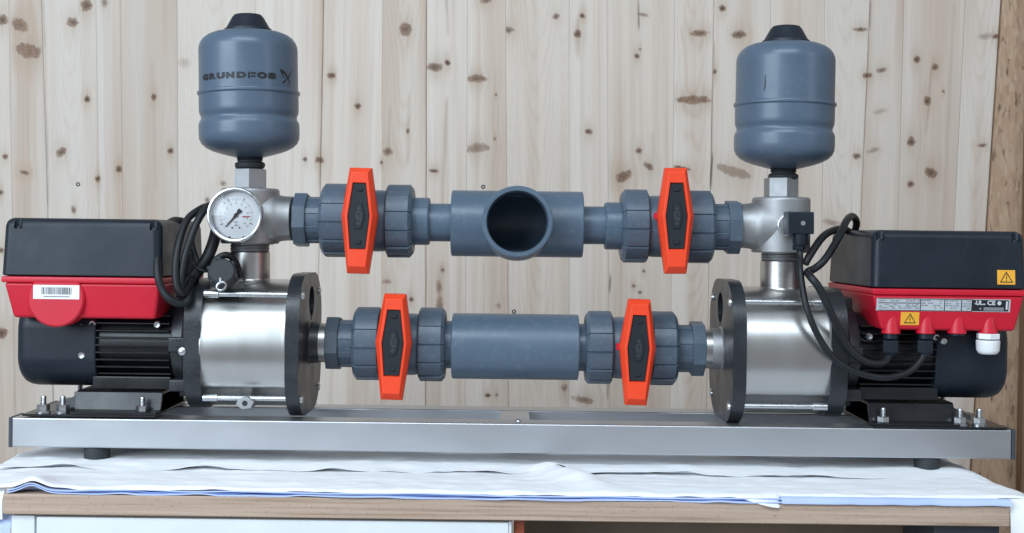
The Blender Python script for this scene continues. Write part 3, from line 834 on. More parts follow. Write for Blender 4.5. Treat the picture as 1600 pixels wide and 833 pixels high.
# ---- steel outlet tees on the pumps
def outlet(px, py0, s, axis_z, lean, label):
    """py0: image row of the middle of the cast body"""
    X, _, Z = Q(px, py0)
    bm = BM()
    lathe(bm, [(-43, 0), (-43, 33), (-42.6, 43.5), (-41, 45), (38, 45), (41, 44.4), (43, 42.5), (43.4, 0)], 'Z', segs=64)
    dz = axis_z - Z
    lathe(bm, [(0, 0), (0, 44), (s * 36, 41), (s * 43, 37.5), (s * 50, 35.4), (s * 58, 34.6), (s * 66, 34.5), (s * 67, 33.5), (s * 67, 0)] if s > 0 else
          [(-67, 0), (-67, 33.5), (-66, 34.5), (-58, 34.6), (-50, 35.4), (-43, 37.5), (-36, 41), (0, 44), (0, 0)], 'X', (0, 0, dz), 56)
    t = obj('outlet_tee', bm, M['cast'], rig, at(X, 0, Z), (0, lean, 0))
    tag(t, label)
    bm = BM(); prism(bm, hexn(26.8, math.pi / 6 * 1 + 0.12), 43.6, 73.5, 'Z', 1.2, 2)
    obj('hex_nut', bm, M['cast'], t)
    bm = BM(); prof = [(-56, 0), (-56, 28.2)]
    for k in range(3): prof += [(-54.5 + k * 4, 30.5), (-52.5 + k * 4, 29)]
    prof += [(-43.2, 29), (-43.2, 0)]
    lathe(bm, prof, 'Z', segs=44); obj('threaded_collar', bm, M['cast'], t)
    bm = BM()
    lathe(bm, [(-108, 40), (-100, 33), (-96, 31.4), (-56.3, 31), (-56.1, 29.5), (-56.1, 0)], 'Z', segs=56)
    obj('riser_pipe', bm, M['steel'], t)
    return t
otl = outlet(391, 338, 1, Q(0, 341)[2], 0.008, 'left outlet tee carrying the pressure gauge')
otr = outlet(1220, 352, -1, Q(0, 353.5)[2], 0.008, 'right outlet tee carrying the pressure switch')

# ---- pressure gauge on the left tee
g = None
bm = BM()
lathe(bm, [(-40, 0), (-40, 10), (-62, 10), (-63, 36), (-64, 38.5), (-86, 39.5), (-87, 41.6), (-90.5, 41.6), (-92, 40.6), (-92.4, 38.6), (-91.5, 36.6), (-83, 35.6), (-80, 35.4), (-80, 0)], 'Y', segs=72)
gx, _, gz = Q(367.5, 336, -88)
g = obj('pressure_gauge', bm, M['zinc'], rig, at(gx, 0, gz))
bm = BM(); lathe(bm, [(-80.3, 35.2), (-81, 35), (-81, 0)], 'Y', segs=64); obj('dial', bm, M['dial'], g)
bm = BM()
for k in range(0, 41):
    a = math.radians(225 - 270 * k / 40); r1 = 25.5; r0 = 22.8 if k % 4 else 21.0
    c, sn = math.cos(a), math.sin(a); w = 0.16 if k % 4 else 0.32
    poly2d(bm, [(r0 * c - w * sn, r0 * sn + w * c), (r1 * c - w * sn, r1 * sn + w * c), (r1 * c + w * sn, r1 * sn - w * c), (r0 * c + w * sn, r0 * sn - w * c)], -81.3)
for k in range(0, 11):
    a = math.radians(225 - 270 * k / 10); flat_text(bm, str(k), 4.2, 17.6 * math.cos(a), -81.3, 17.6 * math.sin(a), 0.05)
flat_text(bm, 'bar', 4.4, 0, -81.3, -10.5, 0.05); flat_text(bm, 'MPa', 3.4, 0.5, -81.3, -15.5, 0.05)
tag(obj('dial_scale', bm, M['greyink'], g, smooth=0), kind='stuff')
bm = BM()
for a in (212, 135, 63, 118, 330): 
    t = math.radians(a); c, sn = math.cos(t), math.sin(t); w = .55
    poly2d(bm, [(24 * c - w * sn, 24 * sn + w * c), (28 * c - w * sn, 28 * sn + w * c), (28 * c + w * sn, 28 * sn - w * c), (24 * c + w * sn, 24 * sn - w * c)], -81.35)
for x in (-10.3, 11): cyl(bm, -81.4, -80.9, 2.0, 'Y', (x, 0, -33.8), 14)
for x in (-6, 5): cyl(bm, -81.4, -80.9, 1.3, 'Y', (x, 0, -19), 12)
tag(obj('dial_marks', bm, M['ink'], g, smooth=0), kind='stuff')
bm = BM()
flat_text(bm, 'EN 837', 3.2, 15, -81.3, -3.5, 0.05); flat_text(bm, 'x', 4, -5.5, -81.3, -19, .1)
quad(bm, 8.5, 21.5, -2.6, -1.4, -81.32)
tag(obj('dial_print', bm, M['redink'], g, smooth=0), kind='stuff')
bm = BM()
ang = math.radians(229)
def rotp(p): return (p[0] * math.cos(ang) - p[1] * math.sin(ang), p[0] * math.sin(ang) + p[1] * math.cos(ang))
for yy in (0,):
    prism(bm, [rotp(p) for p in ((-4, -1.8), (-6.5, -3.2), (-10.5, -3.2), (-10.5, 3.2), (-6.5, 3.2), (-4, 1.8), (2, 2.3), (5, 1.3), (23.5, .45), (23.5, -.45), (5, -1.3), (2, -2.3))], -83.2, -82.4, 'Y')
    cyl(bm, -84.2, -82, 2.8, 'Y', (0, 0, 0), 20)
obj('needle', bm, M['ink'], g, smooth=0)
bm = BM(); lathe(bm, [(-87.5, 36.3), (-88, 36.2), (-89.2, 18), (-89.5, 0)], 'Y', segs=48); obj('glass', bm, M['glass'], g)

# ---- pressure switch on the right tee
bm = BM()
lathe(bm, [(-38, 0), (-38, 16), (-52, 16.5), (-56, 16.5), (-57, 15), (-57, 0)], 'Y', segs=40)
sx, _, sz = Q(1231, 352, -50)
sw = obj('pressure_switch', bm, M['zinc'], rig, at(sx, 0, sz))
bx0 = Q(1231, 331, -84)[0] - sx; bx1 = Q(1272.5, 331, -84)[0] - sx
bz1 = Q(0, 331, -84)[2] - sz; bz0 = Q(0, 366, -84)[2] - sz
bm = BM(); box(bm, bx0, bx1, -84, -58, bz0, bz1, 2.2, 3)
sb = obj('connector_block', bm, M['black'], sw)
bm = BM(); box(bm, bx0 - 0.6, bx0 + 8, -83.4, -57.4, bz0 - .6, bz1 + .6, 1.0, 1); obj('gasket', bm, M['cap'], sw)
bm = BM(); cyl(bm, -84.6, -83, 3.6, 'Y', (bx0 + 23, 0, bz1 - 17), 18, .4); obj('screw', bm, M['zinc'], sw)
ccx = (bx0 + bx1) / 2 + 2.5
bm = BM(); lathe(bm, [(bz0 + 2, 0), (bz0 + 2, 12.2), (bz0 - 3, 11.6), (bz0 - 14, 11.2), (bz0 - 16, 10), (bz0 - 16, 0)], 'Z', (ccx - 1, -71, 0), 28)
obj('cable_outlet', bm, M['black'], sw)
bm = BM(); prism(bm, [(u + ccx - 3, v - 71) for u, v in hexn(9.4)], bz0 - 24, bz0 - 16.2, 'Z', .8, 1)
obj('gland_nut', bm, M['black'], sw)

# ---- grey pipework: ball valves
def nut_bm(x0, x1, chamfer_at):
    """union nut: saw-tooth grip segments round a ring, chamfered towards chamfer_at"""
    nseg = 12; bm = BM(); rings = []
    stations = [(x0, 47.5), (x0, 56.0), (x0 + 1.2, 57.2), (x1 - 5.5, 57.2), (x1 - 0.6, 51.5), (x1, 49.5), (x1, 36)]
    if chamfer_at < 0: stations = [(x0 + x1 - a, r) for a, r in stations][::-1]
    for a, r in stations:
        ring = []
        for k in range(nseg):
            for q, (ft, dr) in enumerate(((0.0, 0.3), (0.33, -.1), (0.66, -1.0), (0.90, -2.0), (0.92, -4.2), (0.975, -4.2))):
                t = 2 * math.pi * (k + ft) / nseg + 0.18
                # flats rather than a true circle between segment ends
                rr = r + (dr if r > 50 else 0)
                ring.append(bm.verts.new((a, rr * math.cos(t), rr * math.sin(t))))
        rings.append(ring)
    n = len(rings[0])
    for p, q in zip(rings, rings[1:]):
        for i in range(n):
            j = (i + 1) % n
            bm.faces.new((p[i], p[j], q[j], q[i]))
    return bm

def valve(hx, zc, s, hz, tiltv, label, collar=True, lower=False, dark=False):
    """hx: X of the handle; s: side of the threaded connector (-1 left, +1 right)"""
    bm = BM()
    lathe(bm, [(-46, 0), (-46, 44), (-33, 45), (-29, 47), (-20, 48), (20, 48), (29, 47), (33, 45), (46, 44), (46, 0)], 'X', segs=56)
    cyl(bm, -52, -38, 20, 'Y', (0, 0, 3), 32, 1)          # stem boss
    v = obj('ball_valve', bm, M['pvc'], rig, at(hx * .98, 0, zc), (0, 0.011, 0)); ho_x = hx * .02
    tag(v, label)
    obj('union_nut', nut_bm(31, 71, 1), M['pvc_nut'], v, rot=(0.4 + zc * .01, 0, 0))
    obj('union_nut', nut_bm(-71, -31, -1), M['pvc_nut'], v, rot=(0.1 + hx * .01, 0, 0))
    # dark sealing gap rings
    bm = BM(); lathe(bm, [(30.9, 44), (30.9, 52.5), (29.5, 52.5), (29.5, 44), (30.9, 44)], 'X', segs=48)
    sr = obj('seal_ring', bm, M['rubber'], v); share('seal_ring', sr, v, (-60.4, 0, 0))
    # threaded connector: neck and octagon collar
    bm = BM(); a, b = sorted((s * 60, s * 95))
    lathe(bm, [(a, 0), (a, 36), (b, 36), (b, 0)], 'X', segs=24)
    for k in range(8):
        t = 2 * math.pi * (k + .5) / 8
        m_ = BM(); box(m_, a, b, -4.5, 4.5, 35, 37.3, .4, 1); m_.transform(Matrix.Rotation(t, 4, 'X'))
        me = bpy.data.meshes.new('t'); m_.to_mesh(me); m_.free(); bm.from_mesh(me); bpy.data.meshes.remove(me)
    obj('connector_neck', bm, M['pvc_nut'], v)
    bm = BM(); a, b = sorted((s * 93.5, s * 113.5))
    prism(bm, [(40 / math.cos(math.pi / 8) * math.cos(math.pi / 4 * (k + .5)), 40 / math.cos(math.pi / 8) * math.sin(math.pi / 4 * (k + .5))) for k in range(8)], a, b, 'X', 1.4, 2)
    obj('octagon_collar', bm, M['pvc_dark' if dark else 'pvc_nut'], v, rot=(0.12 * s, 0, 0))
    # solvent socket on the other side
    bm = BM(); a, b = (60, 96) if s < 0 else (-96, -60)
    if lower: a, b = (60, 88) if s < 0 else (-88, -60)
    e = [(a, 0), (a, 37), (b - 2 if s < 0 else b, 37), (b, 35.5), (b, 0)] if s < 0 else [(a, 0), (a, 35.5), (a + 2, 37), (b, 37), (b, 0)]
    lathe(bm, e, 'X', segs=48); 
    for t in (-0.62, 0.05, .75):
        m_ = BM(); box(m_, a, b, -36.9 - .5, -30, -.5, .5); m_.transform(Matrix.Rotation(t, 4, 'X'))
        me = bpy.data.meshes.new('t'); m_.to_mesh(me); m_.free(); bm.from_mesh(me); bpy.data.meshes.remove(me)
    obj('pipe_socket', bm, M['pvc'], v)
    # handle -----------------------------------------------------------
    h = BM()
    def hexo(tw, mw, bw, zt, zm, zb): return [(-tw, zt), (tw, zt), (mw, zm), (bw, zb), (-bw, zb), (-mw, zm)]
    loops = [(-50, hexo(15.2, 26.0, 15.2, 71, 0, -85)), (-66, hexo(16.6, 27.4, 16.4, 73, 0, -87)), (-78, hexo(16.2, 26.8, 16.0, 72, 0, -86)), (-88, hexo(12.2, 20.4, 12.6, 65, 0, -75.5)),
             (-88, hexo(10.0, 16.8, 12.0, 50, 0, -50)), (-83, hexo(9.8, 16.5, 11.8, 49.5, 0, -49.5))]
    rings = [[h.verts.new((x, y, z)) for x, z in pts] for y, pts in loops]
    for p, q in zip(rings, rings[1:]):
        for i in range(6):
            j = (i + 1) % 6
            h.faces.new((p[i], p[j], q[j], q[i]))
    h.faces.new(rings[0][::-1]); h.faces.new(rings[-1])
    es = [e for e in h.edges if all(vv in rings[2] + rings[3] + rings[1] for vv in e.verts)]
    bmesh.ops.bevel(h, geom=es, offset=0.8, segments=2, profile=0.5, affect='EDGES')
    ho = obj('handle', h, M['orange'], v, (ho_x, 0, hz), (0, tiltv, 0))
    bm = BM()
    P = hexo(9.4, 16.1, 11.4, 49, 0, -49)
    loopA = [bm.verts.new((x, -83.2, z)) for x, z in P]
    loopB = [bm.verts.new((x * .97, -85.6, z * .985)) for x, z in P]
    c0, c1 = bm.verts.new((0, -86.3, 20)), bm.verts.new((0, -86.3, -20))
    for i in range(6):
        j = (i + 1) % 6; bm.faces.new((loopA[i], loopA[j], loopB[j], loopB[i]))
    b0, b1, b2, b3, b4, b5 = loopB
    bm.faces.new((b0, b1, b2, b5)); bm.faces.new((b5, b2, b3, b4))
    bm.verts.remove(c0); bm.verts.remove(c1)
    inl = obj('handle_inlay', bm, M['inlay'], v, (ho_x, 0, hz), (0, tiltv, 0), smooth=0)
    # embossed plate with mark, and two catches
    bm = BM()
    prism(bm, [(-5, 20), (4.5, 20), (9.2, 1), (4.5, -19), (-5, -19)], -87.4, -85, 'Y', .7, 1)
    box(bm, -4.5, 4.5, -88, -85, 37, 42, .8, 1); box(bm, -4, 4.5, -88, -85, -42, -36.5, .8, 1)
    obj('emblem_plate', bm, M['inlay'], v, (ho_x, 0, hz), (0, tiltv, 0))
    bm = BM()
    flat_text(bm, '+GF+', 12.5, 0, -87.6, 0, .25, rot=math.pi / 2 * -1)
    obj('emblem', bm, M['emblem'], v, (ho_x - .5, 0, hz), (0, tiltv, 0), smooth=0)
    bm = BM(); cyl(bm, -66, -49, 13, 'Y', (0, 0, 0), 28, .8)
    obj('stem', bm, M['pvc_dark'], v, (0, 0, hz))
    if s > 0:
        bm = BM(); box(bm, -31, -24, -66, -56, -5, 5, 1, 1); obj('position_stop', bm, M['red'], v, (ho_x, 0, hz))
    return v
valve(-229, Q(0, 345)[2], -1, 6, 0.018, 'ball valve at the upper left beside the gauge tee')
valve(245.5, Q(0, 354)[2], 1, 15, -0.01, 'ball valve at the upper right beside the pressure switch tee')
valve(-178, Q(0, 537.5)[2], -1, 9, 0.025, 'ball valve at the lower left beside the pump flange', collar=False, lower=True, dark=True)
valve(188.6, Q(0, 543.5)[2], 1, 7, 0.025, 'ball valve at the lower right beside the pump flange', collar=False, lower=True)

# plain pipe ends between valves and fittings
def pipe(x0, x1, z0, z1, r, m='pvc', name='pipe'):
    bm = BM(); L_ = x1 - x0
    lathe(bm, [(-L_ / 2, 0), (-L_ / 2, r), (L_ / 2, r), (L_ / 2, 0)], 'X', segs=48)
    return obj(name, bm, M[m], rig, at((x0 + x1) / 2, 0, (z0 + z1) / 2), (0, math.atan2(z0 - z1, L_), 0))
pipe(-140, -86, Q(0, 347.5)[2], Q(0, 348)[2], 29.6)
pipe(100, 156, Q(0, 352)[2], Q(0, 352.3)[2], 29.6)
pipe(-317, -270, Q(0, 535)[2], Q(0, 536)[2], 30.6, 'steel', 'suction_pipe')
pipe(288, 328, Q(0, 545)[2], Q(0, 545.3)[2], 30.6, 'steel', 'suction_pipe')

# outlet manifold tee, open towards the camera
def shell(r):
    bm = BM(); lathe(bm, [(-102, 0), (-102, r), (102, r), (102, 0)], 'X', segs=72); return bm
bm = BM()
lathe(bm, [(-102, 0), (-102, 50.2), (-100.5, 51.5), (100.5, 51.5), (102, 50.2), (102, 0)], 'X', segs=96)
b2 = BM()
lathe(b2, [(-96, 0), (-96, 51.4), (-94.6, 53.2), (-60, 52.6), (-54, 52.8), (-47, 53.6), (-40, 56), (-10, 58), (-4, 30), (-4, 0)], 'Y', segs=96)
bm = boolean(bm, b2, 'UNION')
b3 = BM(); lathe(b3, [(-99, 0), (-99, 46.8), (-95.5, 46.2), (-93, 45.2), (-60, 45.0), (-2, 45.0), (-2, 0)], 'Y', segs=72)
bm = boolean(bm, b3)
b4 = BM(); lathe(b4, [(-97, 0), (-97, 42), (97, 42), (97, 0)], 'X', segs=56)
bm = boolean(bm, b4)
tz = Q(0, 350)[2]
tee = obj('pipe_tee', bm, M['pvc'], rig, at(8, 0, tz), (-0.028, 0.012, 0), smooth=30)
tag(tee, 'large grey pipe tee open towards the front')
bm = BM(); prism(bm, [(-99, 0), (0, 0), (0, .01)], 0, .01, 'X'); bm.free()

# lower coupling sleeve
bm = BM()
lathe(bm, [(-98.5, 0), (-98.5, 37), (-97.5, 49.5), (-96, 51), (97, 51), (98.5, 49.8), (98.5, 37), (98.5, 0)], 'X', segs=96)
cut = BM(); box(cut, -110, 110, -60, -49.9, -30, -12); bm = boolean(bm, cut)
cs = obj('pipe_coupling', bm, M['pvc'], rig, at(4.5, 0, Q(0, 541.5)[2]), (0, 0.012, 0))
tag(cs, 'long plain grey coupling between the lower valves')

# ================================================================ pumps
def pump(s, X0, py, bolts, label):
    """built outwards along d from the front plate's face; s = -1 grows to the left, +1 to the right"""
    Z0 = Q(0, py)[2]
    def xx(d): return s * d
    def bx(bm, d0, d1, y0, y1, z0, z1, r=0.0, seg=2, taper=None):
        if taper and s < 0: taper = (taper[1], taper[0], taper[2], taper[3])
        return box(bm, min(xx(d0), xx(d1)), max(xx(d0), xx(d1)), y0, y1, z0, z1, r, seg, taper)
    def lx(bm, prof, c=(0, 0, 0), segs=64):
        return lathe(bm, [(xx(d), r) for d, r in (prof if s > 0 else prof[::-1])], 'X', c, segs)
    def loc(px, py_, Y):                     # image point at depth Y -> local x, z
        X, _, Z = Q(px, py_, Y)
        dx, dz = X - X0, Z - Z0
        return dx - dz * TILT, dz + dx * TILT
    # stainless sleeve is the pump's own mesh
    bm = BM(); lx(bm, [(18, 0), (18, 97.5), (19.5, 98.5), (24, 99), (30, 98.2), (142, 98.2), (147, 99), (149, 98.5), (149, 0)], segs=96)
    P = obj('pump', bm, M['sleeve'], rig, at(X0, 0, Z0), (0, TILT, 0))
    tag(P, label)
    # front plate with the drain hole
    bm = BM(); prism(bm, rsquare(108.5, 72, 14), xx(0), xx(20), 'X', 3.0, 3)
    b2 = BM(); cyl(b2, xx(-5), xx(14), 24, 'X', (0, 8, 64), 40)
    b3 = BM(); box(b3, min(xx(-5), xx(9)), max(xx(-5), xx(9)), 4, 12, 34, 45)
    bm = boolean(boolean(bm, b2), b3)
    fp = obj('front_plate', bm, M['iron'], P, smooth=30)
    bm = BM(); prism(bm, rsquare(98, 62, 12), xx(147), xx(172), 'X', 4.0, 3)
    obj('rear_plate', bm, M['iron'], P)
    rod0 = head0 = None
    for y in (-80, 80):
        for z in (-78, 78):
            if rod0 is None:
                bm = BM(); lx(bm, [(20.5, 0), (20.5, 4.2), (124, 4.2), (124.5, 6.0), (146, 6.0), (146.5, 0)], segs=16); rod0 = obj('tie_rod', bm, M['zinc'], P, (0, y, z))
                bm = BM(); lx(bm, [(-3.4, 0), (-3.4, 3), (-2.6, 5.8), (0.2, 7), (0.4, 0)], segs=20); head0 = obj('bolt_head', bm, M['zinc'], P, (0, y, z - 1))
            else:
                share('tie_rod', rod0, P, (0, y, z)); share('bolt_head', head0, P, (0, y, z - 1))
    # weld collar of suction stub on the plate
    bm = BM(); lx(bm, [(-16, 30.7), (-15, 31.4), (-2, 32.6), (0.5, 36), (0.5, 20)], segs=48); obj('stub_collar', bm, M['iron' if s < 0 else 'cast'], P)
    # cast adapter between pump and motor
    bm = BM()
    lx(bm, [(170, 0), (170, 84), (178, 80), (183, 72), (196, 70), (200, 68), (200, 0)], segs=48)
    bx(bm, 173, 199, -84, 84, -10, 12, 2.5, 2); bx(bm, 173, 198, -26, 26, -84, 84, 2.5, 2)
    bx(bm, 171, 200, -74, 74, -70, -52, 3, 2)
    obj('adapter', bm, M['iron'], P)
    bm = BM(); x_, z_ = loc(285, 549, -97) if s < 0 else loc(1301, 568, -97)
    lathe(bm, [(-101.5, 0), (-101.5, 3), (-100, 5.6), (-97, 6.8), (-92, 6.8), (-92, 0)], 'Y', (x_, 0, z_), 24)
    if s < 0: obj('plug_screw', bm, M['zinc'], P)
    else: bm.free()
    # motor with cooling fins
    bm = BM(); lx(bm, [(199, 0), (199, 60), (321, 60), (321, 0)], segs=48)
    bx(bm, 201, 320, -58, 58, -69, -50, 2, 2)
    mo = obj('motor', bm, M['gloss'], P)
    fin0 = None
    for k in range(-4, 5):
        z = k * 11.0 - 2
        hw = math.sqrt(max(0, 72 ** 2 - z * z)); hw = min(67, hw)
        bm = BM(); bx(bm, 202, 319, -hw, hw, z - 1.3, z + 1.3, .5, 1)
        obj('fin', bm, M['gloss'], P)
    bm = BM(); de = 436 if s < 0 else 427
    secs = [(313, 1.0), (314.5, 1.02), (de - 24, 1.02), (de - 15, 1.0), (de - 8, .955), (de - 3, .88), (de, .77), (de + .6, .5)]
    rr = [[bm.verts.new((xx(d), u * k, v * k)) for u, v in rsquare(67, 46, 14)] for d, k in secs]
    for p, q in zip(rr, rr[1:]):
        for i in range(len(p)):
            j = (i + 1) % len(p); bm.faces.new((p[i], p[j], q[j], q[i]))
    bm.faces.new(rr[-1]); bm.faces.new(rr[0])
    obj('fan_cover', bm, M['black'], P, smooth=40)
    # control box: red tray and black lid
    bm = BM()
    bx(bm, 204, 432 if s > 0 else 439, -109.5, 144, 92.5, 101.5, 2.2, 2)
    bx(bm, 204, 430 if s > 0 else 436, -107, 142, 40, 93, 5, 3, taper=(16 if s > 0 else 10, 12, 7, 20))
    rt = obj('control_tray', bm, M['red'], P)
    bm = BM()
    bx(bm, 203, 433 if s > 0 else 441, -110, 145, 101.7, 188, 12, 5)
    for v in bm.verts:                       # draw the lid in slightly towards its top
        t = max(0, (v.co.z - 101.7) / 86.3)
        v.co.y += 6 * t if v.co.y < 0 else -10 * t
        d = v.co.x * s
        v.co.x += s * ((3 * t) if d < 300 else (-3 * t))
        if v.co.z < 114: v.co.z = 101.7 + (v.co.z - 101.7) * .25
    for d in (216, 416):
        cut = BM(); cyl(cut, 172, 200, 6.2, 'Z', (xx(d), -104.5, 0), 20); bm = boolean(bm, cut)
    ld = obj('control_lid', bm, M['black'], P, smooth=32)
    for d in (216, 416):
        bm = BM(); cyl(bm, 170, 175, 4.6, 'Z', (xx(d), -98.5, 0), 16, .5); obj('lid_screw', bm, M['iron'], P)
    # motor foot: folded bracket on a ground plate
    bm = BM()
    bx(bm, 214, 412, -93.5, 93.5, -106.5, -103.4, .6, 1)
    obj('foot_plate', bm, M['gloss'], P)
    bm = BM()
    poly = [(-57, -72), (-60, -74), (-67, -99), (-90, -100), (-90, -103.2), (-64, -103.2), (-55, -76), (55, -76), (64, -103.2), (90, -103.2), (90, -100), (67, -99), (60, -74), (57, -72)]
    prism(bm, poly, xx(214), xx(343), 'X', .8, 1)
    obj('foot_bracket', bm, M['gloss'], P)
    bm = BM()
    prism(bm, [(-42, -100), (42, -100), (36, -80), (-36, -80)], xx(344), xx(378), 'X', 3, 2)
    for v in bm.verts:
        if abs(v.co.x) > 360: v.co.z = -100 + (v.co.z + 100) * .35
    obj('foot_gusset', bm, M['gloss'], P)
    w0 = None
    for d in bolts:
        for y in (-78, 78):
            if w0 is None:
                w0 = obj('washer', washers.copy(), M['zinc'], P, (xx(d), y, -103.3))
                n0 = obj('nut', nutbm.copy(), M['zinc'], P, (xx(d), y, -103.3), smooth=25)
                s0 = obj('stud', studbm.copy(), M['zinc'], P, (xx(d), y, -103.3), smooth=60)
            else:
                for nm, o in (('washer', w0), ('nut', n0), ('stud', s0)): share(nm, o, P, (xx(d), y, -103.3))
    # cover screws
    scr = ((128, 511, -64), (128, 555, -67), (145, 506, -64), (246, 507, -64)) if s < 0 else ((1474, 533, -67), (1472, 577, -64), (1358, 526, -64), (1462, 527, -64))
    sc0 = None
    for px_, py_, Y in scr:
        x_, z_ = loc(px_, py_, Y)
        if sc0 is None:
            bm = BM(); lathe(bm, [(0, 0), (-1.4, 0), (-1.8, 1.8), (-3.4, 2.2), (-3.8, 4.2), (-2.4, 5.4), (4, 5.6), (4, 0)][1:], 'Y', segs=18); sc0 = obj('screw', bm, M['zinc'], P, (x_, Y, z_))
        else: share('screw', sc0, P, (x_, Y, z_))
    return P, loc, xx
PL, locL, xL = pump(-1, -315, 535, (386, 357, 238), 'left pump and motor with red control tray carrying a barcode sticker')
PR, locR, xR = pump(1, 326, 545, (231, 346, 375), 'right pump and motor with red control tray carrying a nameplate and warning stickers')

# left control tray: round boss with barcode sticker
x_, z_ = locL(87.5, 467, -108)
bm = BM(); lathe(bm, [(-109.5, 0), (-109.5, 39), (-107.5, 41.5), (-80, 42), (-80, 0)], 'Y', (x_, 0, z_), 56)
b2 = BM(); box(b2, x_ - 60, x_ + 60, -130, -60, 93.2, 160)
bm = boolean(bm, b2)
obj('tray_boss', bm, M['red'], PL, smooth=30)
x0, z1 = locL(52, 445, -109.6); x1, z0 = locL(124, 468, -109.6)
bm = BM(); box(bm, x0, x1, -110.1, -109.2, z0, z1, .25, 1); obj('barcode_sticker', bm, M['sticker'], PL)
bm = BM(); x = x0 + 12; rnd = random.Random(3)
while x < x1 - 11:
    w = rnd.choice((.5, .5, .9, 1.4)); quad(bm, x, x + w, z0 + 7, z1 - 3.4, -110.25); x += w + rnd.choice((.5, .7, 1.1))
for k in range(16): quad(bm, x0 + 16 + k * 2.4, x0 + 17.6 + k * 2.4, z0 + 3, z0 + 4.6, -110.25)
tag(obj('barcode', bm, M['ink'], PL, smooth=0), kind='stuff')
# drain plug under the left sleeve
x_, z_ = locL(383, 630, -88)
bm = BM(); prism(bm, [(x_ + u, z_ + v * .72) for u, v in hexn(14, .2)], -90, -30, 'Y', 1.6, 2); obj('drain_plug', bm, M['cast'], PL)
bm = BM(); cyl(bm, -90.4, -89, 4.2, 'Y', (x_, 0, z_), 18, .3); obj('plug_socket', bm, M['iron'], PL)
# printed date line on the left lid's top edge is left out; right tray: cable cones, nameplate, stickers
for k, (px_, kind) in enumerate(((1393, 'gland'), (1447, 'gland'), (1496, 'blank'), (1545, 'white'))):
    x_, z_ = locR(px_, 521, -96)
    bm = BM(); lathe(bm, [(z_, 0), (z_, 13.5), (z_ + 1.5, 14), (z_ + 26, 9.5), (z_ + 33, 7), (z_ + 36, 0)], 'Z', (x_, -93, 0), 32)
    obj('cable_cone', bm, M['red'], PR)
    if kind == 'blank':
        bm = BM(); cyl(bm, z_ - 3.5, z_ - .1, 11.5, 'Z', (x_, -93, 0), 28, .6); obj('blanking_plug', bm, M['black'], PR)
    elif kind == 'gland':
        bm = BM(); lathe(bm, [(z_ - 9, 0), (z_ - 9, 9), (z_ - 7.5, 10.8), (z_ - .1, 10.8), (z_ - .1, 0)], 'Z', (x_, -93, 0), 24)
        prism(bm, [(x_ + u, -93 + v) for u, v in hexn(12.4, .2)], z_ - 29, z_ - 10, 'Z', 1.4, 2)
        lathe(bm, [(z_ - 34, 0), (z_ - 34, 7), (z_ - 29, 10.5), (z_ - 29, 0)], 'Z', (x_, -93, 0), 24)
        obj('cable_gland', bm, M['black'], PR)
    else:
        bm = BM(); prism(bm, [(x_ + u, -93 + v) for u, v in hexn(17, .35)], z_ - 8.5, z_ - .1, 'Z', .8, 1)
        lathe(bm, [(z_ - 31, 0), (z_ - 31, 11), (z_ - 29.5, 14), (z_ - 25, 16.6), (z_ - 12, 17.4), (z_ - 10, 16.8), (z_ - 10, 0)], 'Z', (x_, -93, 0), 12)
        tag(obj('cable_gland', bm, M['white'], PR), 'white plastic cable gland')

def tray_y(z):  # the tray front leans in towards its bottom
    return -107 + 7 * (93 - z) / 53
def plate_on_tray(name, px0, px1, py0, py1, m, lift=.6):
    (x0, z1), (x1, z0) = locR(px0, py0, -106), locR(px1, py1, -104)
    bm = BM(); box(bm, x0, x1, -lift, 3, z0, z1, .25, 1)
    ang = math.atan2(7, 53)
    for v in bm.verts: v.co.y += tray_y(v.co.z)
    obj(name, bm, m, PR)
    return x0, x1, z0, z1
x0, x1, z0, z1 = plate_on_tray('nameplate', 1370, 1578, 465.5, 488, M['plate'])
def lean(bm, lift):
    for v in bm.verts: v.co.y = tray_y(v.co.z) - lift
    return bm
W = x1 - x0; H = z1 - z0
bm = BM()
def slab(a, b, c, d): quad(bm, x0 + W * a, x0 + W * b, z0 + H * c, z0 + H * d, 0)
slab(.715, .985, .06, .94)
for a in (.0, .31, .335, .50, .63): pass
for a in (.327, .507, .634, .712): slab(a - .003, a + .003, .05, .95)
slab(.012, .327, .60, .65); slab(.01, .715, .93, .98); slab(.01, .715, .02, .07)
tag(obj('nameplate_print', lean(bm, .85), M['ink'], PR, smooth=0), kind='stuff')
bm = BM(); rnd = random.Random(9)
for (a0, a1, rows) in ((.02, .32, (.76, .46, .34, .2)), (.335, .50, (.80, .6, .42, .24)), (.515, .625, (.80, .58, .42, .24)), (.642, .705, (.8, .58, .4, .22))):
    for rw in rows:
        a = a0
        while a < a1 - .01:
            b = min(a1, a + rnd.uniform(.006, .03))
            if rnd.random() > .3: slab(a, b, rw, rw + .075)
            a = b + .006
tag(obj('nameplate_text', lean(bm, .9), M['greyink'], PR, smooth=0), kind='stuff')
bm = BM()
flat_text(bm, 'UL', 8.4, x0 + W * .765, 0, z0 + H * .70, .35); flat_text(bm, 'us', 4, x0 + W * .802, 0, z0 + H * .62, .15); flat_text(bm, 'c', 4, x0 + W * .735, 0, z0 + H * .66, .15)
flat_text(bm, 'CE', 9.0, x0 + W * .855, 0, z0 + H * .70, .3, 1.1)
for k in range(3): slab(.80 + .0, .95, .14 + .085 * k, .17 + .085 * k)
slab(.965, .978, .2, .85); cylz = [(x0 + W * .915 + 3.0 * math.cos(t), z0 + H * .70 + 3.0 * math.sin(t)) for t in [i * math.pi / 7 for i in range(14)]]
poly2d(bm, cylz, 0)
flat_text(bm, '10', 3, x0 + W * .775, 0, z0 + H * .25, .1)
tag(obj('approval_marks', lean(bm, 1.0), M['paleink'], PR, smooth=0), kind='stuff')

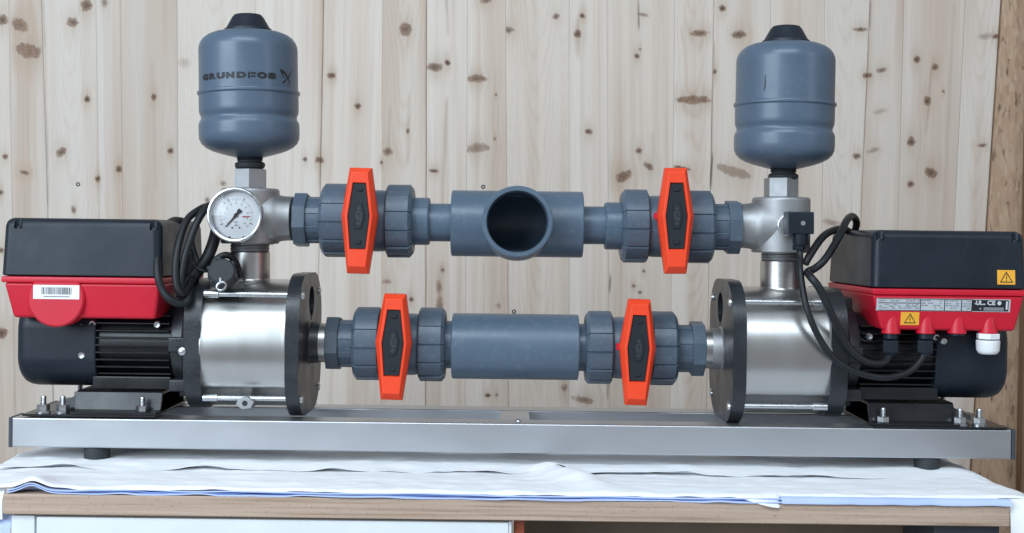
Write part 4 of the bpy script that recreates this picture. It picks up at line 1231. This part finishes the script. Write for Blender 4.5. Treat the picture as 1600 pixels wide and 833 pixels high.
def warning(x0, x1, z0, z1, yf):
    cx, cz = (x0 + x1) / 2, (z0 + z1) / 2; h = (z1 - z0)
    bm = BM()
    a = [(0, .42), (.46, -.36), (-.46, -.36)]; b = [(0, .29), (.36, -.29), (-.36, -.29)]
    for i in range(3):
        j = (i + 1) % 3
        vs = [(cx + a[i][0] * h, cz + a[i][1] * h), (cx + a[j][0] * h, cz + a[j][1] * h), (cx + b[j][0] * h, cz + b[j][1] * h), (cx + b[i][0] * h, cz + b[i][1] * h)]
        bm.faces.new([bm.verts.new((p[0], 0, p[1])) for p in vs])
    for pts in ([(-.01, .17), (.05, .17), (.015, .02), (.055, .02), (0, -.16), (-.045, .0), (-.005, .0)],):
        bm.faces.new([bm.verts.new((cx + p[0] * h, 0, cz + p[1] * h)) for p in pts])
    bm.faces.new([bm.verts.new((cx + p[0] * h, 0, cz + p[1] * h)) for p in ((-.04, -.19), (.04, -.19), (.04, -.24), (-.04, -.24))])
    for v in bm.verts: v.co.y = yf(v.co.z)
    return bm
x0, x1, z0, z1 = plate_on_tray('warning_sticker', 1408.5, 1436.5, 487.8, 508.5, M['yellow'], .9)
obj('warning_triangle', warning(x0, x1, z0, z1, lambda z: tray_y(z) - 1.1), M['ink'], PR, smooth=0)
(x0, z1), (x1, z0) = locR(1558.5, 422, -109), locR(1586, 445, -109)
lid_y = lambda z: -110 + 6 * (z - 101.7) / 86.3
bm = BM(); box(bm, x0, x1, -.7, 1.5, z0, z1, .25, 1)
for v in bm.verts: v.co.y += lid_y(v.co.z)
obj('warning_sticker', bm, M['yellow'], PR)
obj('warning_triangle', warning(x0, x1, z0, z1, lambda z: lid_y(z) - .95), M['ink'], PR, smooth=0)

# ---- cables
def cable(pts, r, name='cable', m='cable'):
    bm = BM(); tube(bm, [Vector(Q(x, y, Y)) - R0 for x, y, Y in pts], r)
    return obj(name, bm, M[m], rig, smooth=60)
tag(cable([(1388, 548, -93), (1388, 558, -95), (1378, 568, -104), (1352, 565, -112), (1327, 544, -114), (1302, 498, -116), (1281, 452, -116), (1266, 432, -108), (1262, 425, -80),
           (1274, 419, -70), (1290, 404, -66), (1312, 368, -40), (1322, 346, -10), (1331, 338, 30), (1338, 346, 60), (1335, 362, 80), (1322, 380, 120)], 5.8), 'cable looping over the right control lid')
tag(cable([(1250, 386, -71), (1250, 400, -74), (1251, 430, -92), (1262, 487, -112), (1287, 540, -116), (1315, 570, -116), (1352, 586, -116), (1388, 590, -114), (1420, 581, -106), (1439, 562, -98), (1445, 548, -94)], 4.9),
    'cable from the pressure switch down to the second gland')
tag(cable([(1258, 412, -66), (1266, 398, -60), (1284, 372, -40), (1300, 361, -10), (1318, 358, 40), (1332, 366, 90)], 5.8), 'cable passing behind the right cable loop')
# coiled mains cable on the left pump
tag(cable([(284, 345, 20), (270, 345, 0), (256, 358, -40), (247, 390, -90), (246, 426, -112), (254, 454, -116), (268, 470, -116), (286, 474, -108), (296, 462, -96), (296, 430, -60), (300, 400, -20)], 5.6), 'mains cable coil over the left control tray')
tag(cable([(330, 320, -20), (313, 327, -50), (293, 343, -70), (281, 374, -90), (275, 408, -104), (276, 444, -110), (284, 459, -108), (294, 450, -92), (306, 424, -60), (316, 412, -50)], 5.6), 'middle loop of the mains cable coil')
tag(cable([(342, 318, -36), (325, 323, -60), (309, 345, -78), (296, 378, -92), (287, 412, -100), (283, 446, -104), (288, 462, -96)], 5.6), 'inner loop of the mains cable coil')
tag(cable([(340, 352, -30), (333, 380, -50), (322, 406, -62), (306, 428, -66), (292, 446, -70), (284, 466, -80)], 9.0), 'thick doubled run of the mains cable coil')
tag(cable([(298, 366, -30), (301, 385, -40), (306, 402, -50), (310, 418, -56), (306, 440, -60)], 4.6), 'short back run of the mains cable coil')
bm = BM(); tube(bm, [Vector(Q(x, y, Y)) - R0 for x, y, Y in ((302, 414, -72), (310, 420, -76), (322, 424, -74), (326, 420, -60))], 2.2); obj('cable_tie', bm, M['cable'], rig)
# plug hanging by the riser
px_, _, pz_ = Q(348, 430, -80)
bm = BM()
lathe(bm, [(-24, 0), (-24, 17), (-22, 19.5), (-8, 21.5), (6, 21.5), (12, 19), (20, 15), (34, 12.5), (36, 10), (36, 0)], 'Y', segs=32)
for k in range(6):
    m_ = BM(); box(m_, -3, 3, -20, 8, 18, 23, 1, 1); m_.transform(Matrix.Rotation(k * math.pi / 3 + .3, 4, 'Y'))
    me = bpy.data.meshes.new('t'); m_.to_mesh(me); m_.free(); bm.from_mesh(me); bpy.data.meshes.remove(me)
bm.transform(Matrix.Rotation(-.35, 4, 'X'))
pg = obj('mains_plug', bm, M['rubber'], rig, at(px_, -80, pz_), (0, .5, 0))
bm = BM(); tube(bm, [Vector(Q(x, y, Y)) - R0 for x, y, Y in ((330, 425, -78), (336, 408, -76), (350, 399, -74), (362, 402, -66), (370, 414, -50), (376, 432, -46))], 5.2); obj('plug_cord', bm, M['cable'], rig)
bm = BM()
for k in range(20):
    pass
tor = [Vector((7.2 * math.cos(t) * .8, 0, 7.2 * math.sin(t))) for t in [i * 2 * math.pi / 16 for i in range(17)]]
tube(bm, tor, 1.7, 8, 2)
x_, _, z_ = Q(353, 443, -108)
obj('earth_contact', bm, M['zinc'], pg, Vector((x_ - px_, -27, z_ - pz_)), (0, .5, 0))
bm = BM(); box(bm, -2, 2, -2.5, 2.5, -4.5, 4.5, .6, 1); x_, _, z_ = Q(347.5, 436, -108)
obj('earth_clip', bm, M['zinc'], pg, Vector((x_ - px_, -27, z_ - pz_)), (0, -.5, 0))
